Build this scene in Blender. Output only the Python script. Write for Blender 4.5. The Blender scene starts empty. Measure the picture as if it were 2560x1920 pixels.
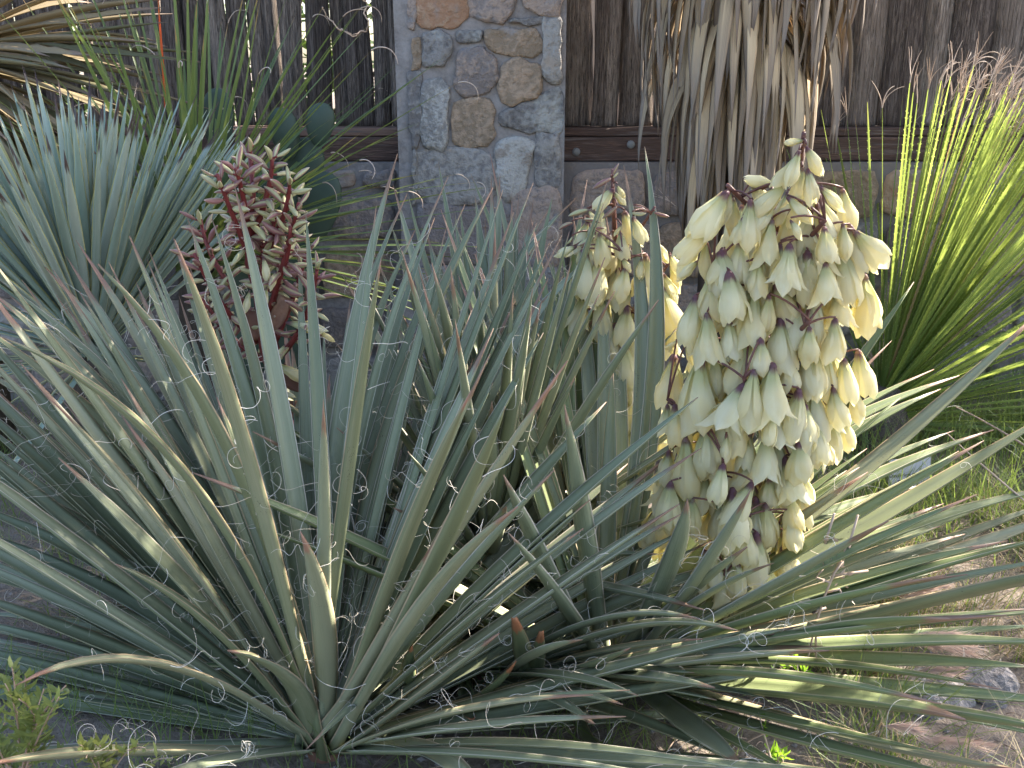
import bpy, math, random
import numpy as np
from mathutils import Vector, Quaternion, noise as mn

rng = random.Random(7)
nrng = np.random.default_rng(7)
C = bpy.context.scene.collection
R = math.radians

# ------------------------------------------------------------------ camera
EYE = np.array([0.0, 0.0, 1.10])
PITCH = R(18.0)
FPX = 1280.0 / math.tan(R(27.5))
cam_d = bpy.data.cameras.new('camera')
cam = bpy.data.objects.new('camera', cam_d)
C.objects.link(cam)
cam.location = EYE
cam.rotation_euler = (R(90) - PITCH, 0, 0)
cam_d.sensor_width = 36
cam_d.lens = 18 / math.tan(R(27.5))
cam_d.clip_start = 0.02
cam_d.clip_end = 3000
bpy.context.scene.camera = cam

# ------------------------------------------------------------------ light
SUN_AZ, SUN_EL = 55.0, 40.0       # azimuth measured from +Y towards +X
w = bpy.data.worlds.new('World')
bpy.context.scene.world = w
w.use_nodes = True
nt = w.node_tree
sky = nt.nodes.new('ShaderNodeTexSky')
sky.sky_type = 'NISHITA'
sky.sun_disc = False
sky.sun_elevation = R(SUN_EL)
sky.sun_rotation = R(SUN_AZ)
sky.dust_density = 2.5
sky.ozone_density = 0.7
bg = nt.nodes['Background']
bg.inputs['Strength'].default_value = 0.15
nt.links.new(sky.outputs[0], bg.inputs['Color'])
sun_d = bpy.data.lights.new('sun', 'SUN')
sun_d.energy = 5.0
sun_d.angle = R(0.53)
sun_d.color = (1.0, 0.93, 0.80)
sun = bpy.data.objects.new('sun', sun_d)
C.objects.link(sun)
SUN = np.array([math.sin(R(SUN_AZ)) * math.cos(R(SUN_EL)), math.cos(R(SUN_AZ)) * math.cos(R(SUN_EL)), math.sin(R(SUN_EL))])
sun.rotation_euler = Vector(SUN).to_track_quat('Z', 'Y').to_euler()
sun.location = (6, 4, 8)
vs = bpy.context.scene.view_settings
vs.view_transform = 'Standard'
vs.look = 'None'
vs.exposure = 2.05
vs.gamma = 1.0
vs.use_curve_mapping = False
cy = bpy.context.scene.cycles
cy.max_bounces = 8
cy.diffuse_bounces = 4
cy.transmission_bounces = 6

# ------------------------------------------------------------------ picture helpers
ZO = {'A': (0, 0, .42194), 'B': (850, 0, .42205), 'C': (1660, 0, .42194), 'D': (0, 600, .42194), 'E': (850, 600, .42205),
      'F': (1660, 600, .42194), 'G': (0, 1220, .42194), 'H': (850, 1220, .42205), 'I': (1660, 1220, .42194), 'o': (0, 0, 1.0),
      'K': (430, 330, .21097), 'L': (1380, 400, .16878)}


def px(z, x, y):
    a, b, s = ZO[z]
    return (a + x * s, b + y * s)


def ray(p):
    dx, dz = (p[0] - 1280) / FPX, (960 - p[1]) / FPX
    c, s = math.cos(PITCH), math.sin(PITCH)
    return np.array([dx, c + s * dz, -s + c * dz])       # unit depth


def at_y(p, Y):
    r = ray(p)
    return EYE + r * (Y / r[1])


def ground(p, z=0.0):
    r = ray(p)
    return EYE + r * ((z - EYE[2]) / r[2])


def depth(P):
    c, s = math.cos(PITCH), math.sin(PITCH)
    d = np.asarray(P) - EYE
    return d[1] * c - d[2] * s


def proj(P):
    c, s = math.cos(PITCH), math.sin(PITCH)
    d = np.asarray(P) - EYE
    t = d[1] * c - d[2] * s
    u = d[1] * s + d[2] * c
    return np.array([1280 + d[0] / t * FPX, 960 - u / t * FPX])


def on_sphere(p, B, L, side):
    r = ray(p)
    rl = np.linalg.norm(r)
    u = r / rl
    oc = B - EYE
    tc = oc @ u
    d2 = oc @ oc - tc * tc
    if d2 >= L * L * 0.96:
        return EYE + u * (tc + side * 0.2 * math.sqrt(d2))
    h = math.sqrt(L * L - d2)
    return EYE + u * (tc + side * h)


def nrm(v):
    return v / (np.linalg.norm(v) + 1e-12)


# ------------------------------------------------------------------ mesh helpers
class MB:
    def __init__(s):
        s.v, s.f, s.uv, s.m = [], [], [], []

    def add(s, verts, faces, uvs=None, mi=0):
        n = len(s.v)
        s.v.extend([tuple(q) for q in verts])
        s.uv.extend([tuple(q) for q in uvs] if uvs is not None else [(0.5, 0.5)] * len(verts))
        s.f.extend([tuple(i + n for i in f) for f in faces])
        s.m.extend([mi] * len(faces))

    def mesh(s, name, mats, smooth=True, off=None):
        me = bpy.data.meshes.new(name)
        V = np.array(s.v, dtype=float)
        if off is not None:
            V = V - np.asarray(off)
        me.from_pydata(V.tolist(), [], s.f)
        ul = me.uv_layers.new(name='UVMap')
        li = np.empty(len(me.loops), dtype=np.int32)
        me.loops.foreach_get('vertex_index', li)
        ul.data.foreach_set('uv', np.array(s.uv, dtype=np.float32)[li].ravel())
        for m in (mats if isinstance(mats, (list, tuple)) else [mats]):
            me.materials.append(m)
        me.polygons.foreach_set('material_index', np.array(s.m, dtype=np.int32))
        if smooth:
            me.polygons.foreach_set('use_smooth', np.ones(len(me.polygons), dtype=bool))
        me.update()
        return me

    def obj(s, name, mats, parent=None, smooth=True, off=None):
        o = bpy.data.objects.new(name, s.mesh(name, mats, smooth, off))
        C.objects.link(o)
        if parent is not None:
            o.parent = parent
        return o


def tag(o, label=None, cat=None, group=None, kind=None):
    for k, v in (('label', label), ('category', cat), ('group', group), ('kind', kind)):
        if v:
            o[k] = v
    return o


def thing(name, loc, label, cat, group=None):
    o = bpy.data.objects.new(name, None)
    o.empty_display_size = 0.05
    C.objects.link(o)
    o.location = loc
    return tag(o, label, cat, group)


def inst(name, me, parent, loc, quat, scale):
    o = bpy.data.objects.new(name, me)
    C.objects.link(o)
    o.parent = parent
    o.location = loc
    o.rotation_mode = 'QUATERNION'
    o.rotation_quaternion = quat
    o.scale = scale if isinstance(scale, (tuple, list)) else (scale,) * 3
    return o


def tube(mb, pts, rad, sides=6, mi=0, cap=True, v0=0.0, v1=1.0):
    pts = np.asarray(pts, dtype=float)
    n = len(pts)
    rad = np.broadcast_to(rad, (n,))
    tan = np.gradient(pts, axis=0)
    a = np.array([0, 0, 1.0]) if abs(nrm(tan[0])[2]) < 0.9 else np.array([1.0, 0, 0])
    nx = nrm(np.cross(tan[0], a))
    V, U = [], []
    for i in range(n):
        t = nrm(tan[i])
        nx = nrm(nx - (nx @ t) * t)
        ny = np.cross(t, nx)
        for k in range(sides):
            an = 2 * math.pi * k / sides
            V.append(pts[i] + rad[i] * (math.cos(an) * nx + math.sin(an) * ny))
            U.append((k / sides, v0 + (v1 - v0) * i / (n - 1)))
    F = []
    for i in range(n - 1):
        for k in range(sides):
            k2 = (k + 1) % sides
            F.append((i * sides + k, i * sides + k2, (i + 1) * sides + k2, (i + 1) * sides + k))
    if cap:
        F.append(tuple(range(sides))[::-1])
        F.append(tuple((n - 1) * sides + k for k in range(sides)))
    mb.add(V, F, U, mi)


def bez(B, M, T, n):
    t = np.linspace(0, 1, n)[:, None]
    return (1 - t) ** 2 * B + 2 * t * (1 - t) * M + t * t * T


def subd(P, n):
    P = np.asarray(P)
    s = np.linspace(0, len(P) - 1, n)
    return np.stack([np.interp(s, range(len(P)), P[:, k]) for k in range(3)], axis=1)


# ------------------------------------------------------------------ materials
def newmat(name):
    m = bpy.data.materials.new(name)
    m.use_nodes = True
    m.node_tree.nodes.clear()
    return m, m.node_tree


class NT:
    """tiny wrapper to write node graphs as expressions"""

    def __init__(s, nt):
        s.nt = nt

    def node(s, typ, ins=None, **kw):
        n = s.nt.nodes.new(typ)
        for k, v in kw.items():
            setattr(n, k, v)
        for k, v in (ins or {}).items():
            s.set(n.inputs[k], v)
        return n

    def set(s, sock, v):
        if hasattr(v, 'links'):
            s.nt.links.new(v, sock)
        elif isinstance(v, (tuple, list)):
            sock.default_value = tuple(v) + ((1.0,) if len(v) == 3 and len(sock.default_value) == 4 else ())
        else:
            sock.default_value = v

    def math(s, op, a, b=0.0, c=0.0):
        n = s.node('ShaderNodeMath', operation=op)
        s.set(n.inputs[0], a)
        s.set(n.inputs[1], b)
        s.set(n.inputs[2], c)
        return n.outputs[0]

    def mix(s, f, a, b):
        n = s.node('ShaderNodeMix', data_type='RGBA')
        s.set(n.inputs[0], f)
        s.set(n.inputs[6], a)
        s.set(n.inputs[7], b)
        return n.outputs[2]

    def step(s, x, lo, hi):
        n = s.node('ShaderNodeMapRange', interpolation_type='SMOOTHSTEP')
        s.set(n.inputs[0], x)
        s.set(n.inputs[1], lo)
        s.set(n.inputs[2], hi)
        return n.outputs[0]

    def noise(s, vec, scale=5.0, detail=3.0, rough=0.5, dist=0.0):
        n = s.node('ShaderNodeTexNoise')
        if vec is not None:
            s.set(n.inputs['Vector'], vec)
        s.set(n.inputs['Scale'], scale)
        s.set(n.inputs['Detail'], detail)
        s.set(n.inputs['Roughness'], rough)
        s.set(n.inputs['Distortion'], dist)
        return n.outputs[0]

    def vmul(s, v, k):
        n = s.node('ShaderNodeMapping')
        s.set(n.inputs['Vector'], v)
        n.inputs['Scale'].default_value = k
        return n.outputs[0]

    def vadd(s, v, k):
        n = s.node('ShaderNodeVectorMath', operation='ADD')
        s.set(n.inputs[0], v)
        s.set(n.inputs[1], k)
        return n.outputs[0]

    def coords(s):
        tc = s.node('ShaderNodeTexCoord')
        oi = s.node('ShaderNodeObjectInfo')
        sep = s.node('ShaderNodeSeparateXYZ', {0: tc.outputs['UV']})
        return tc.outputs['UV'], sep.outputs[0], sep.outputs[1], oi.outputs['Random'], tc.outputs['Object']

    def finish(s, col, rough=0.5, bump=None, bstr=0.3, bdist=0.002, trans=0.0, tcol=None, spec=0.4, coat=0.0):
        ins = {'Base Color': col, 'Roughness': rough, 'Specular IOR Level': spec}
        p = s.node('ShaderNodeBsdfPrincipled', ins)
        if bump is not None:
            b = s.node('ShaderNodeBump', {'Strength': bstr, 'Distance': bdist, 'Height': bump})
            s.nt.links.new(b.outputs[0], p.inputs['Normal'])
        out = s.node('ShaderNodeOutputMaterial')
        sh = p.outputs[0]
        if trans > 0:
            t = s.node('ShaderNodeBsdfTranslucent', {'Color': tcol if tcol is not None else col})
            m = s.node('ShaderNodeMixShader', {0: trans, 1: sh, 2: t.outputs[0]})
            sh = m.outputs[0]
        s.nt.links.new(sh, out.inputs[0])


def leaf_mat(name, c1, c2, edge, tip, rough=0.45, trans=0.0, tcol=None, tip0=0.92, edge0=0.89, dots=False, streak=0.55, spec=0.4, basec=None, tipw=0.035, nsc=(3, 5, 1), scar=True):
    m, t = newmat(name)
    g = NT(t)
    uv, u, v, rnd, ob = g.coords()
    off = g.node('ShaderNodeCombineXYZ', {0: g.math('MULTIPLY', rnd, 37.0), 1: g.math('MULTIPLY', rnd, 91.0), 2: 0.0}).outputs[0]
    uvr = g.vadd(uv, off)
    n1 = g.noise(g.vmul(uvr, nsc), 1.0, 3.0, 0.6)
    n2 = g.noise(g.vmul(uvr, (34, 1.6, 1)), 1.0, 2.0, 0.6)
    f = g.math('ADD', g.math('MULTIPLY', n1, 0.9), g.math('MULTIPLY', g.math('SUBTRACT', rnd, 0.5), 0.9))
    f = g.math('ADD', f, g.math('MULTIPLY', g.math('SUBTRACT', n2, 0.5), streak * 2))
    col = g.mix(g.step(f, 0.1, 0.85), c1, c2)
    if basec is not None:
        col = g.mix(g.step(v, 0.16, 0.0), col, basec)
    if dots:
        vo = g.node('ShaderNodeTexVoronoi', {'Vector': g.vmul(uvr, (16, 220, 1)), 'Scale': 1.0})
        d = g.math('LESS_THAN', vo.outputs['Distance'], 0.2)
        msk = g.step(g.noise(g.vmul(uvr, (1.5, 12, 1)), 1.0, 1.0), 0.60, 0.68)
        col = g.mix(g.math('MULTIPLY', g.math('MULTIPLY', d, msk), 0.85), col, (0.012, 0.012, 0.012))
    if scar:
        sn = g.noise(g.vmul(uvr, (5, 26, 1)), 1.0, 4.0, 0.7)
        col = g.mix(g.math('MULTIPLY', g.step(sn, 0.66, 0.70), 0.75), col, (.27, .22, .15))
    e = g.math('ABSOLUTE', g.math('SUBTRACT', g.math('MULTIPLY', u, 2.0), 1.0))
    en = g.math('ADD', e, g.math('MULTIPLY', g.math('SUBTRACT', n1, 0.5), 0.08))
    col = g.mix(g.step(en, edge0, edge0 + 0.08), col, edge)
    tv = g.math('ADD', v, g.math('MULTIPLY', g.math('SUBTRACT', g.noise(g.vmul(uvr, (4, 9, 1)), 1.0, 3.0), 0.5), 0.10))
    tv = g.math('ADD', tv, g.math('MULTIPLY', g.math('SUBTRACT', rnd, 0.5), 0.11))
    col = g.mix(g.step(tv, tip0, tip0 + tipw), col, tip)
    b = g.math('ADD', n2, g.math('MULTIPLY', n1, 0.5))
    g.finish(col, rough, b, 0.22, 0.0012, trans, tcol, spec)
    return m


def simple_mat(name, c1, c2, scale=20, rough=0.8, stretch=(1, 1, 1), bstr=0.5, bdist=0.004, trans=0.0, tcol=None, spec=0.3, rndmix=0.6, c3=None, detail=5, fine=0.5, crack=None):
    m, t = newmat(name)
    g = NT(t)
    uv, u, v, rnd, ob = g.coords()
    off = g.node('ShaderNodeCombineXYZ', {0: g.math('MULTIPLY', rnd, 17.0), 1: g.math('MULTIPLY', rnd, 9.0), 2: g.math('MULTIPLY', rnd, 5.0)}).outputs[0]
    vv = g.vmul(g.vadd(ob, off), stretch)
    n1 = g.noise(vv, scale, detail, 0.65)
    n2 = g.noise(vv, scale * 4.3, 4, 0.6)
    f = g.math('ADD', n1, g.math('MULTIPLY', g.math('SUBTRACT', rnd, 0.5), rndmix))
    f = g.math('ADD', f, g.math('MULTIPLY', g.math('SUBTRACT', n2, 0.5), fine))
    col = g.mix(g.step(f, 0.25, 0.8), c1, c2)
    if c3 is not None:
        k = g.noise(vv, scale * 0.45, 4, 0.7)
        col = g.mix(g.step(k, 0.54, 0.68), col, c3)
    b = g.math('ADD', n1, g.math('MULTIPLY', n2, 0.6))
    if crack is not None:
        cn = g.noise(g.vmul(vv, (4.2, 4.2, 0.9)), scale, 4, 0.6, 0.6)
        cm = g.step(g.math('ABSOLUTE', g.math('SUBTRACT', cn, 0.5)), 0.030, 0.008)
        col = g.mix(g.math('MULTIPLY', cm, 0.85), col, crack)
        kn = g.node('ShaderNodeTexVoronoi', {'Vector': g.vmul(ob, (7, 0.0, 4.2)), 'Scale': 1.0})
        col = g.mix(g.math('MULTIPLY', g.step(kn.outputs['Distance'], 0.13, 0.07), 0.8), col, crack)
        b = g.math('SUBTRACT', b, g.math('MULTIPLY', cm, 0.8))
    g.finish(col, rough, b, bstr, bdist, trans, tcol, spec)
    return m


M = {}
M['yucca'] = leaf_mat('yucca_leaf', (.155, .180, .105), (.240, .262, .170), (.58, .53, .43), (.24, .15, .10), 0.42, dots=True, basec=(.30, .33, .22))  # edge tone: pale fibre margin, lightened further to stand in for backlit rims
M['yucca_warm'] = leaf_mat('yucca_leaf_warm', (.165, .185, .10), (.25, .255, .16), (.50, .38, .24), (.28, .16, .11), 0.45, dots=True)
M['yucca_right'] = leaf_mat('yucca_leaf_right', (.13, .165, .07), (.21, .245, .115), (.56, .48, .33), (.28, .17, .12), 0.42, dots=True, basec=(.30, .33, .18))
M['pup'] = leaf_mat('pup_leaf', (.115, .150, .075), (.18, .20, .10), (.30, .25, .14), (.36, .15, .07), 0.5, tip0=0.84)
M['blue'] = leaf_mat('blue_leaf', (.255, .335, .275), (.39, .455, .39), (.62, .58, .24), (.07, .04, .04), 0.42, trans=0.12, tcol=(.45, .5, .2), tip0=0.93, edge0=0.84)  # yellow edge colour paints in the sunlight glowing through the margins
M['dry'] = leaf_mat('dry_leaf', (.105, .100, .045), (.25, .185, .10), (.22, .16, .09), (.20, .14, .10), 0.6, trans=0.12, tcol=(.3, .2, .08), tip0=0.9)
M['thatch'] = leaf_mat('thatch_leaf', (.25, .18, .11), (.62, .47, .29), (.20, .14, .09), (.19, .155, .135), 0.7, tip0=0.50, streak=0.8, tipw=0.5, nsc=(7, 1.2, 1), scar=False)
M['sotol'] = leaf_mat('sotol_leaf', (.075, .125, .03), (.15, .215, .06), (.42, .46, .17), (.42, .22, .12), 0.42, trans=0.46, tcol=(.44, .54, .11), tip0=0.955, edge0=0.90)
M['sotol_dead'] = leaf_mat('sotol_dead_leaf', (.24, .17, .08), (.40, .30, .16), (.45, .33, .18), (.42, .32, .22), 0.6, trans=0.25, tcol=(.5, .34, .14))
M['sotol_dim'] = leaf_mat('grass_leaf', (.08, .125, .045), (.15, .20, .075), (.22, .27, .09), (.40, .22, .10), 0.45, trans=0.25, tcol=(.3, .36, .08), tip0=0.94)
M['red'] = leaf_mat('red_leaf', (.45, .06, .02), (.55, .12, .03), (.5, .1, .03), (.45, .2, .05), 0.5, trans=0.5, tcol=(.9, .15, .03), tip0=0.8)
M['fibre'] = simple_mat('fibre', (.55, .48, .40), (.74, .69, .62), 30, 0.6, bstr=0)
M['curl_tip'] = simple_mat('curl_tip', (.44, .33, .25), (.62, .51, .43), 40, 0.6, trans=0.25, tcol=(.6, .45, .33), bstr=0)
M['wood'] = simple_mat('old_wood', (.12, .09, .078), (.46, .37, .31), 9, 0.85, (9, 9, 0.5), 1.0, 0.03, c3=(.22, .18, .16), rndmix=0.5, fine=1.0, crack=(.045, .033, .028))
M['wood_pale'] = simple_mat('pale_wood', (.24, .19, .16), (.52, .44, .375), 9, 0.85, (8, 8, 0.5), 0.9, 0.02, rndmix=0.5, fine=1.0, crack=(.10, .08, .065))
M['beam'] = simple_mat('beam_wood', (.085, .052, .042), (.23, .14, .105), 7, 0.75, (0.6, 9, 9), 0.8, 0.01, fine=1.2, c3=(.16, .13, .12))
M['mortar'] = simple_mat('mortar', (.19, .17, .165), (.31, .28, .27), 22, 0.95, bstr=0.6, bdist=0.008)
M['s_ochre'] = simple_mat('stone_ochre', (.26, .195, .14), (.43, .31, .225), 13, 0.9, bstr=1.0, bdist=0.02, c3=(.30, .265, .25), rndmix=0.4, fine=1.5)
M['s_rust'] = simple_mat('stone_rust', (.33, .19, .12), (.42, .31, .225), 9, 0.9, bstr=1.0, bdist=0.02, c3=(.30, .26, .24), fine=1.5)
M['s_pink'] = simple_mat('stone_pink', (.22, .185, .175), (.38, .29, .24), 15, 0.9, bstr=1.0, bdist=0.02, c3=(.235, .22, .225), fine=1.5)
M['s_blue'] = simple_mat('stone_blue', (.175, .16, .158), (.34, .315, .295), 12, 0.9, bstr=1.0, bdist=0.02, c3=(.36, .29, .235), fine=1.5)
M['s_dark'] = simple_mat('stone_dark', (.12, .11, .11), (.26, .24, .23), 14, 0.9, bstr=1.0, bdist=0.02, c3=(.38, .37, .35), fine=1.4)
M['s_white'] = simple_mat('stone_white', (.24, .225, .215), (.46, .435, .41), 16, 0.9, bstr=1.0, bdist=0.02, c3=(.30, .25, .21), fine=1.5)
M['rock'] = simple_mat('rock', (.20, .18, .175), (.33, .30, .285), 18, 0.95, bstr=1.0, bdist=0.02, c3=(.25, .21, .18), fine=1.2)
M['bark'] = simple_mat('bark', (.06, .045, .035), (.14, .11, .085), 12, 0.9, (3, 3, .6), 0.9, 0.02)
M['stalk_red'] = simple_mat('stalk_red', (.13, .022, .022), (.23, .045, .038), 25, 0.4, bstr=0.2)
M['stalk_brown'] = simple_mat('stalk_brown', (.07, .028, .030), (.155, .07, .055), 25, 0.45, bstr=0.2)
M['bract'] = simple_mat('bract', (.16, .075, .05), (.34, .20, .13), 25, 0.6, trans=0.25, tcol=(.5, .25, .1))
M['card'] = simple_mat('card', (.50, .47, .47), (.58, .54, .54), 12, 0.5, bstr=0.05)
M['ink'] = simple_mat('ink', (.03, .025, .03), (.05, .04, .05), 12, 0.6, bstr=0)
M['steel'] = simple_mat('steel', (.10, .10, .10), (.2, .2, .2), 12, 0.4, bstr=0)
M['weed'] = simple_mat('weed_leaf', (.10, .20, .025), (.20, .34, .05), 30, 0.5, trans=0.4, tcol=(.4, .65, .05), bstr=0)
M['shrub'] = simple_mat('shrub_leaf', (.09, .12, .04), (.19, .21, .08), 30, 0.5, trans=0.3, tcol=(.45, .5, .12), bstr=0)
M['twig'] = simple_mat('twig', (.30, .21, .15), (.46, .35, .27), 30, 0.7, bstr=0)
M['grassg'] = simple_mat('grass_green', (.06, .11, .03), (.17, .20, .07), 3, 0.5, trans=0.35, tcol=(.38, .5, .1), bstr=0, rndmix=0)
M['grassd'] = simple_mat('grass_dry', (.36, .27, .15), (.52, .42, .27), 3, 0.6, trans=0.3, tcol=(.6, .45, .25), bstr=0, rndmix=0)
M['plume'] = simple_mat('plume', (.46, .34, .30), (.68, .55, .50), 30, 0.6, trans=0.35, tcol=(.8, .6, .5), bstr=0)
M['adobe'] = simple_mat('adobe', (.42, .30, .22), (.55, .42, .33), 8, 0.95)
M['tree_leaf'] = simple_mat('tree_leaf', (.05, .09, .03), (.10, .14, .05), 5, 0.5, trans=0.2, tcol=(.2, .3, .05), bstr=0)

# prickly pear skin: dull green with pale areole dots
m, t = newmat('pear_pad'); g = NT(t)
uv, u, v, rnd, ob = g.coords()
n1 = g.noise(ob, 9, 4)
vo = g.node('ShaderNodeTexVoronoi', {'Vector': ob, 'Scale': 34.0, 'Randomness': 0.35})
col = g.mix(n1, (.035, .058, .042), (.065, .09, .062))
col = g.mix(g.math('LESS_THAN', vo.outputs['Distance'], 0.13), col, (.36, .30, .20))
g.finish(col, 0.5, n1, 0.2, 0.004)
M['pear'] = m

# flower tepal: cream, greenish waist, purple at the stalk end, fine veins
m, t = newmat('tepal'); g = NT(t)
uv, u, v, rnd, ob = g.coords()
off = g.node('ShaderNodeCombineXYZ', {0: g.math('MULTIPLY', rnd, 37.0), 1: g.math('MULTIPLY', rnd, 11.0), 2: 0.0}).outputs[0]
uvr = g.vadd(uv, off)
vein = g.noise(g.vmul(uvr, (11, 0.8, 1)), 1.0, 2.0, 0.5)
bl = g.noise(g.vmul(uvr, (2.2, 3, 1)), 1.0, 3.0, 0.5)
col = g.mix(vein, (.76, .73, .52), (.86, .84, .68))
col = g.mix(g.step(g.math('ADD', g.math('MULTIPLY', rnd, .5), bl), .62, 1.0), col, (.76, .70, .46))
wob = g.math('ADD', v, g.math('MULTIPLY', g.math('SUBTRACT', bl, 0.5), 0.22))
col = g.mix(g.step(wob, 0.50, 0.10), col, (.50, .53, .30))
pw = g.math('ADD', wob, g.math('MULTIPLY', g.math('SUBTRACT', rnd, 0.4), 0.10))
col = g.mix(g.step(pw, 0.17, 0.03), col, (.17, .075, .125))
g.finish(col, 0.5, vein, 0.25, 0.0015, 0.55, g.mix(0.45, col, (.95, .84, .38)), 0.3)
M['tepal'] = m

# closed bud: cream-green ribs and purple bands
m, t = newmat('bud'); g = NT(t)
uv, u, v, rnd, ob = g.coords()
s3 = g.math('SINE', g.math('MULTIPLY', u, 6 * math.pi))
s3 = g.math('ADD', g.math('MULTIPLY', s3, 0.28), g.math('MULTIPLY', g.noise(g.vmul(uv, (6, 3, 1)), 1.0, 3), 0.35))
f = g.math('ADD', s3, g.math('ADD', g.math('MULTIPLY', rnd, 0.75), -0.24))
col = g.mix(g.step(f, 0.05, 0.55), (.41, .40, .21), (.235, .105, .105))
col = g.mix(g.step(v, 0.88, 1.0), col, (.40, .30, .27))
g.finish(col, 0.38, s3, 0.2, 0.002, 0.12, (.6, .5, .2), 0.5)
M['bud'] = m

# soil
m, t = newmat('soil'); g = NT(t)
tc = g.node('ShaderNodeTexCoord'); ob = tc.outputs['Object']
n1 = g.noise(ob, 1.6, 6, 0.6); n2 = g.noise(ob, 42, 5, 0.65); n3 = g.noise(ob, 160, 3, 0.6)
col = g.mix(g.step(n1, .35, .65), (.11, .085, .065), (.21, .17, .14))
col = g.mix(g.step(n2, .45, .75), col, (.27, .22, .19))
col = g.mix(g.step(n2, .42, .25), col, (.06, .045, .035))
g.finish(col, 0.95, g.math('ADD', n2, g.math('MULTIPLY', n3, .5)), 0.8, 0.012)
M['soil'] = m

# ------------------------------------------------------------------ ground
def ground_z(x, y):
    return 0.018 * mn.noise(Vector((x * 1.7, y * 1.7, 0.3))) + 0.006 * mn.noise(Vector((x * 9, y * 9, 2.3)))


mb = MB()
xs = [-900, -60, -8] + list(np.linspace(-3.2, 4.2, 90)) + [9, 60, 900]
ys = [-900, -30, -2] + list(np.linspace(-0.2, 5.2, 70)) + [9, 40, 200, 1500]
V = [(x, y, ground_z(x, y) if abs(x) < 5 and -1 < y < 6 else 0.0) for y in ys for x in xs]
nx = len(xs)
F = [(j * nx + i, j * nx + i + 1, (j + 1) * nx + i + 1, (j + 1) * nx + i) for j in range(len(ys) - 1) for i in range(nx - 1)]
mb.add(V, F)
tag(mb.obj('ground', M['soil']), kind='structure')

# ------------------------------------------------------------------ fence, wall, pillar
FY = 3.36            # picket line
WALL_F = 3.22        # front of the low wall
PIL_F = 3.12         # front of the pillar
ZW = 0.80            # top of the low wall
ZB = 0.905           # top of the beam


def picket(xc, wd, th, z0, z1, yc, lean, mat, parent, off, seed, bumps=False):
    mb = MB()
    na, nr = 9, 30
    V, U, F = [], [], []
    prof = np.linspace(-1, 1, na)
    for j in range(nr):
        t = j / (nr - 1)
        z = z0 + (z1 - z0) * t
        cx = xc + lean * (z - z0) + 0.012 * mn.noise(Vector((seed * 3.1, 0, z * 2.2)))
        hw = wd * 0.5 * (1 + 0.16 * mn.noise(Vector((seed, 5, z * 3.0))) + 0.09 * mn.noise(Vector((seed, 9, z * 11))))
        for k, a in enumerate(prof):
            d = th * 0.5 * math.sqrt(max(0.0, 1 - a * a * 0.92))
            r = mn.noise(Vector((seed * 7 + a * 4.2, seed, z * 1.6))) * 0.010 + mn.noise(Vector((seed * 7 + a * 9, 3 + seed, z * 7))) * 0.005
            if bumps:
                r += 0.006 * max(0, mn.noise(Vector((a * 4 + seed, seed, z * 26))))
            V.append((cx + a * hw, yc - d - r, z))
            U.append((k / (na - 1), t))
        V.append((cx + hw, yc + th * .3, z)); U.append((1, t))
        V.append((cx - hw, yc + th * .3, z)); U.append((0, t))
    n = na + 2
    for j in range(nr - 1):
        for k in range(n):
            k2 = (k + 1) % n
            F.append((j * n + k, j * n + k2, (j + 1) * n + k2, (j + 1) * n + k))
    F.append(tuple(range(n))[::-1]); F.append(tuple((nr - 1) * n + k for k in range(n)))
    mb.add(V, F, U)
    return mb.obj('picket', mat, parent, off=off)


def beam(x0, x1, parent, off):
    for (ya, yb, za, zb) in ((WALL_F + .03, FY - .03, ZW + .002, ZB - .028), (WALL_F + .045, FY + .05, ZB - .026, ZB)):
        mb = MB()
        V, U, F = [], [], []
        n = 24
        for i in range(n):
            x = x0 + (x1 - x0) * i / (n - 1)
            j = 0.0025 * mn.noise(Vector((x * 5, za, 0)))
            b = 0.004
            for (yy, zz) in ((ya + b, za), (ya, za + b), (ya, zb - b), (ya + b, zb), (yb, zb), (yb, za)):
                V.append((x, yy + j, zz + j)); U.append((i / n, 0.5))
        for i in range(n - 1):
            for k in range(6):
                k2 = (k + 1) % 6
                F.append((i * 6 + k, (i + 1) * 6 + k, (i + 1) * 6 + k2, i * 6 + k2))
        F.append((0, 1, 2, 3, 4, 5)); F.append(tuple((n - 1) * 6 + k for k in range(6))[::-1])
        mb.add(V, F, U)
        mb.obj('rail', M['beam'], parent, smooth=False, off=off)


def bolt(x, z, parent, off):
    mb = MB()
    tube(mb, [(x, WALL_F + .032, z), (x, WALL_F + .022, z), (x, WALL_F + .018, z)], [.013, .013, .008], 12)
    mb.obj('bolt_head', M['steel'], parent, off=off)


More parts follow.
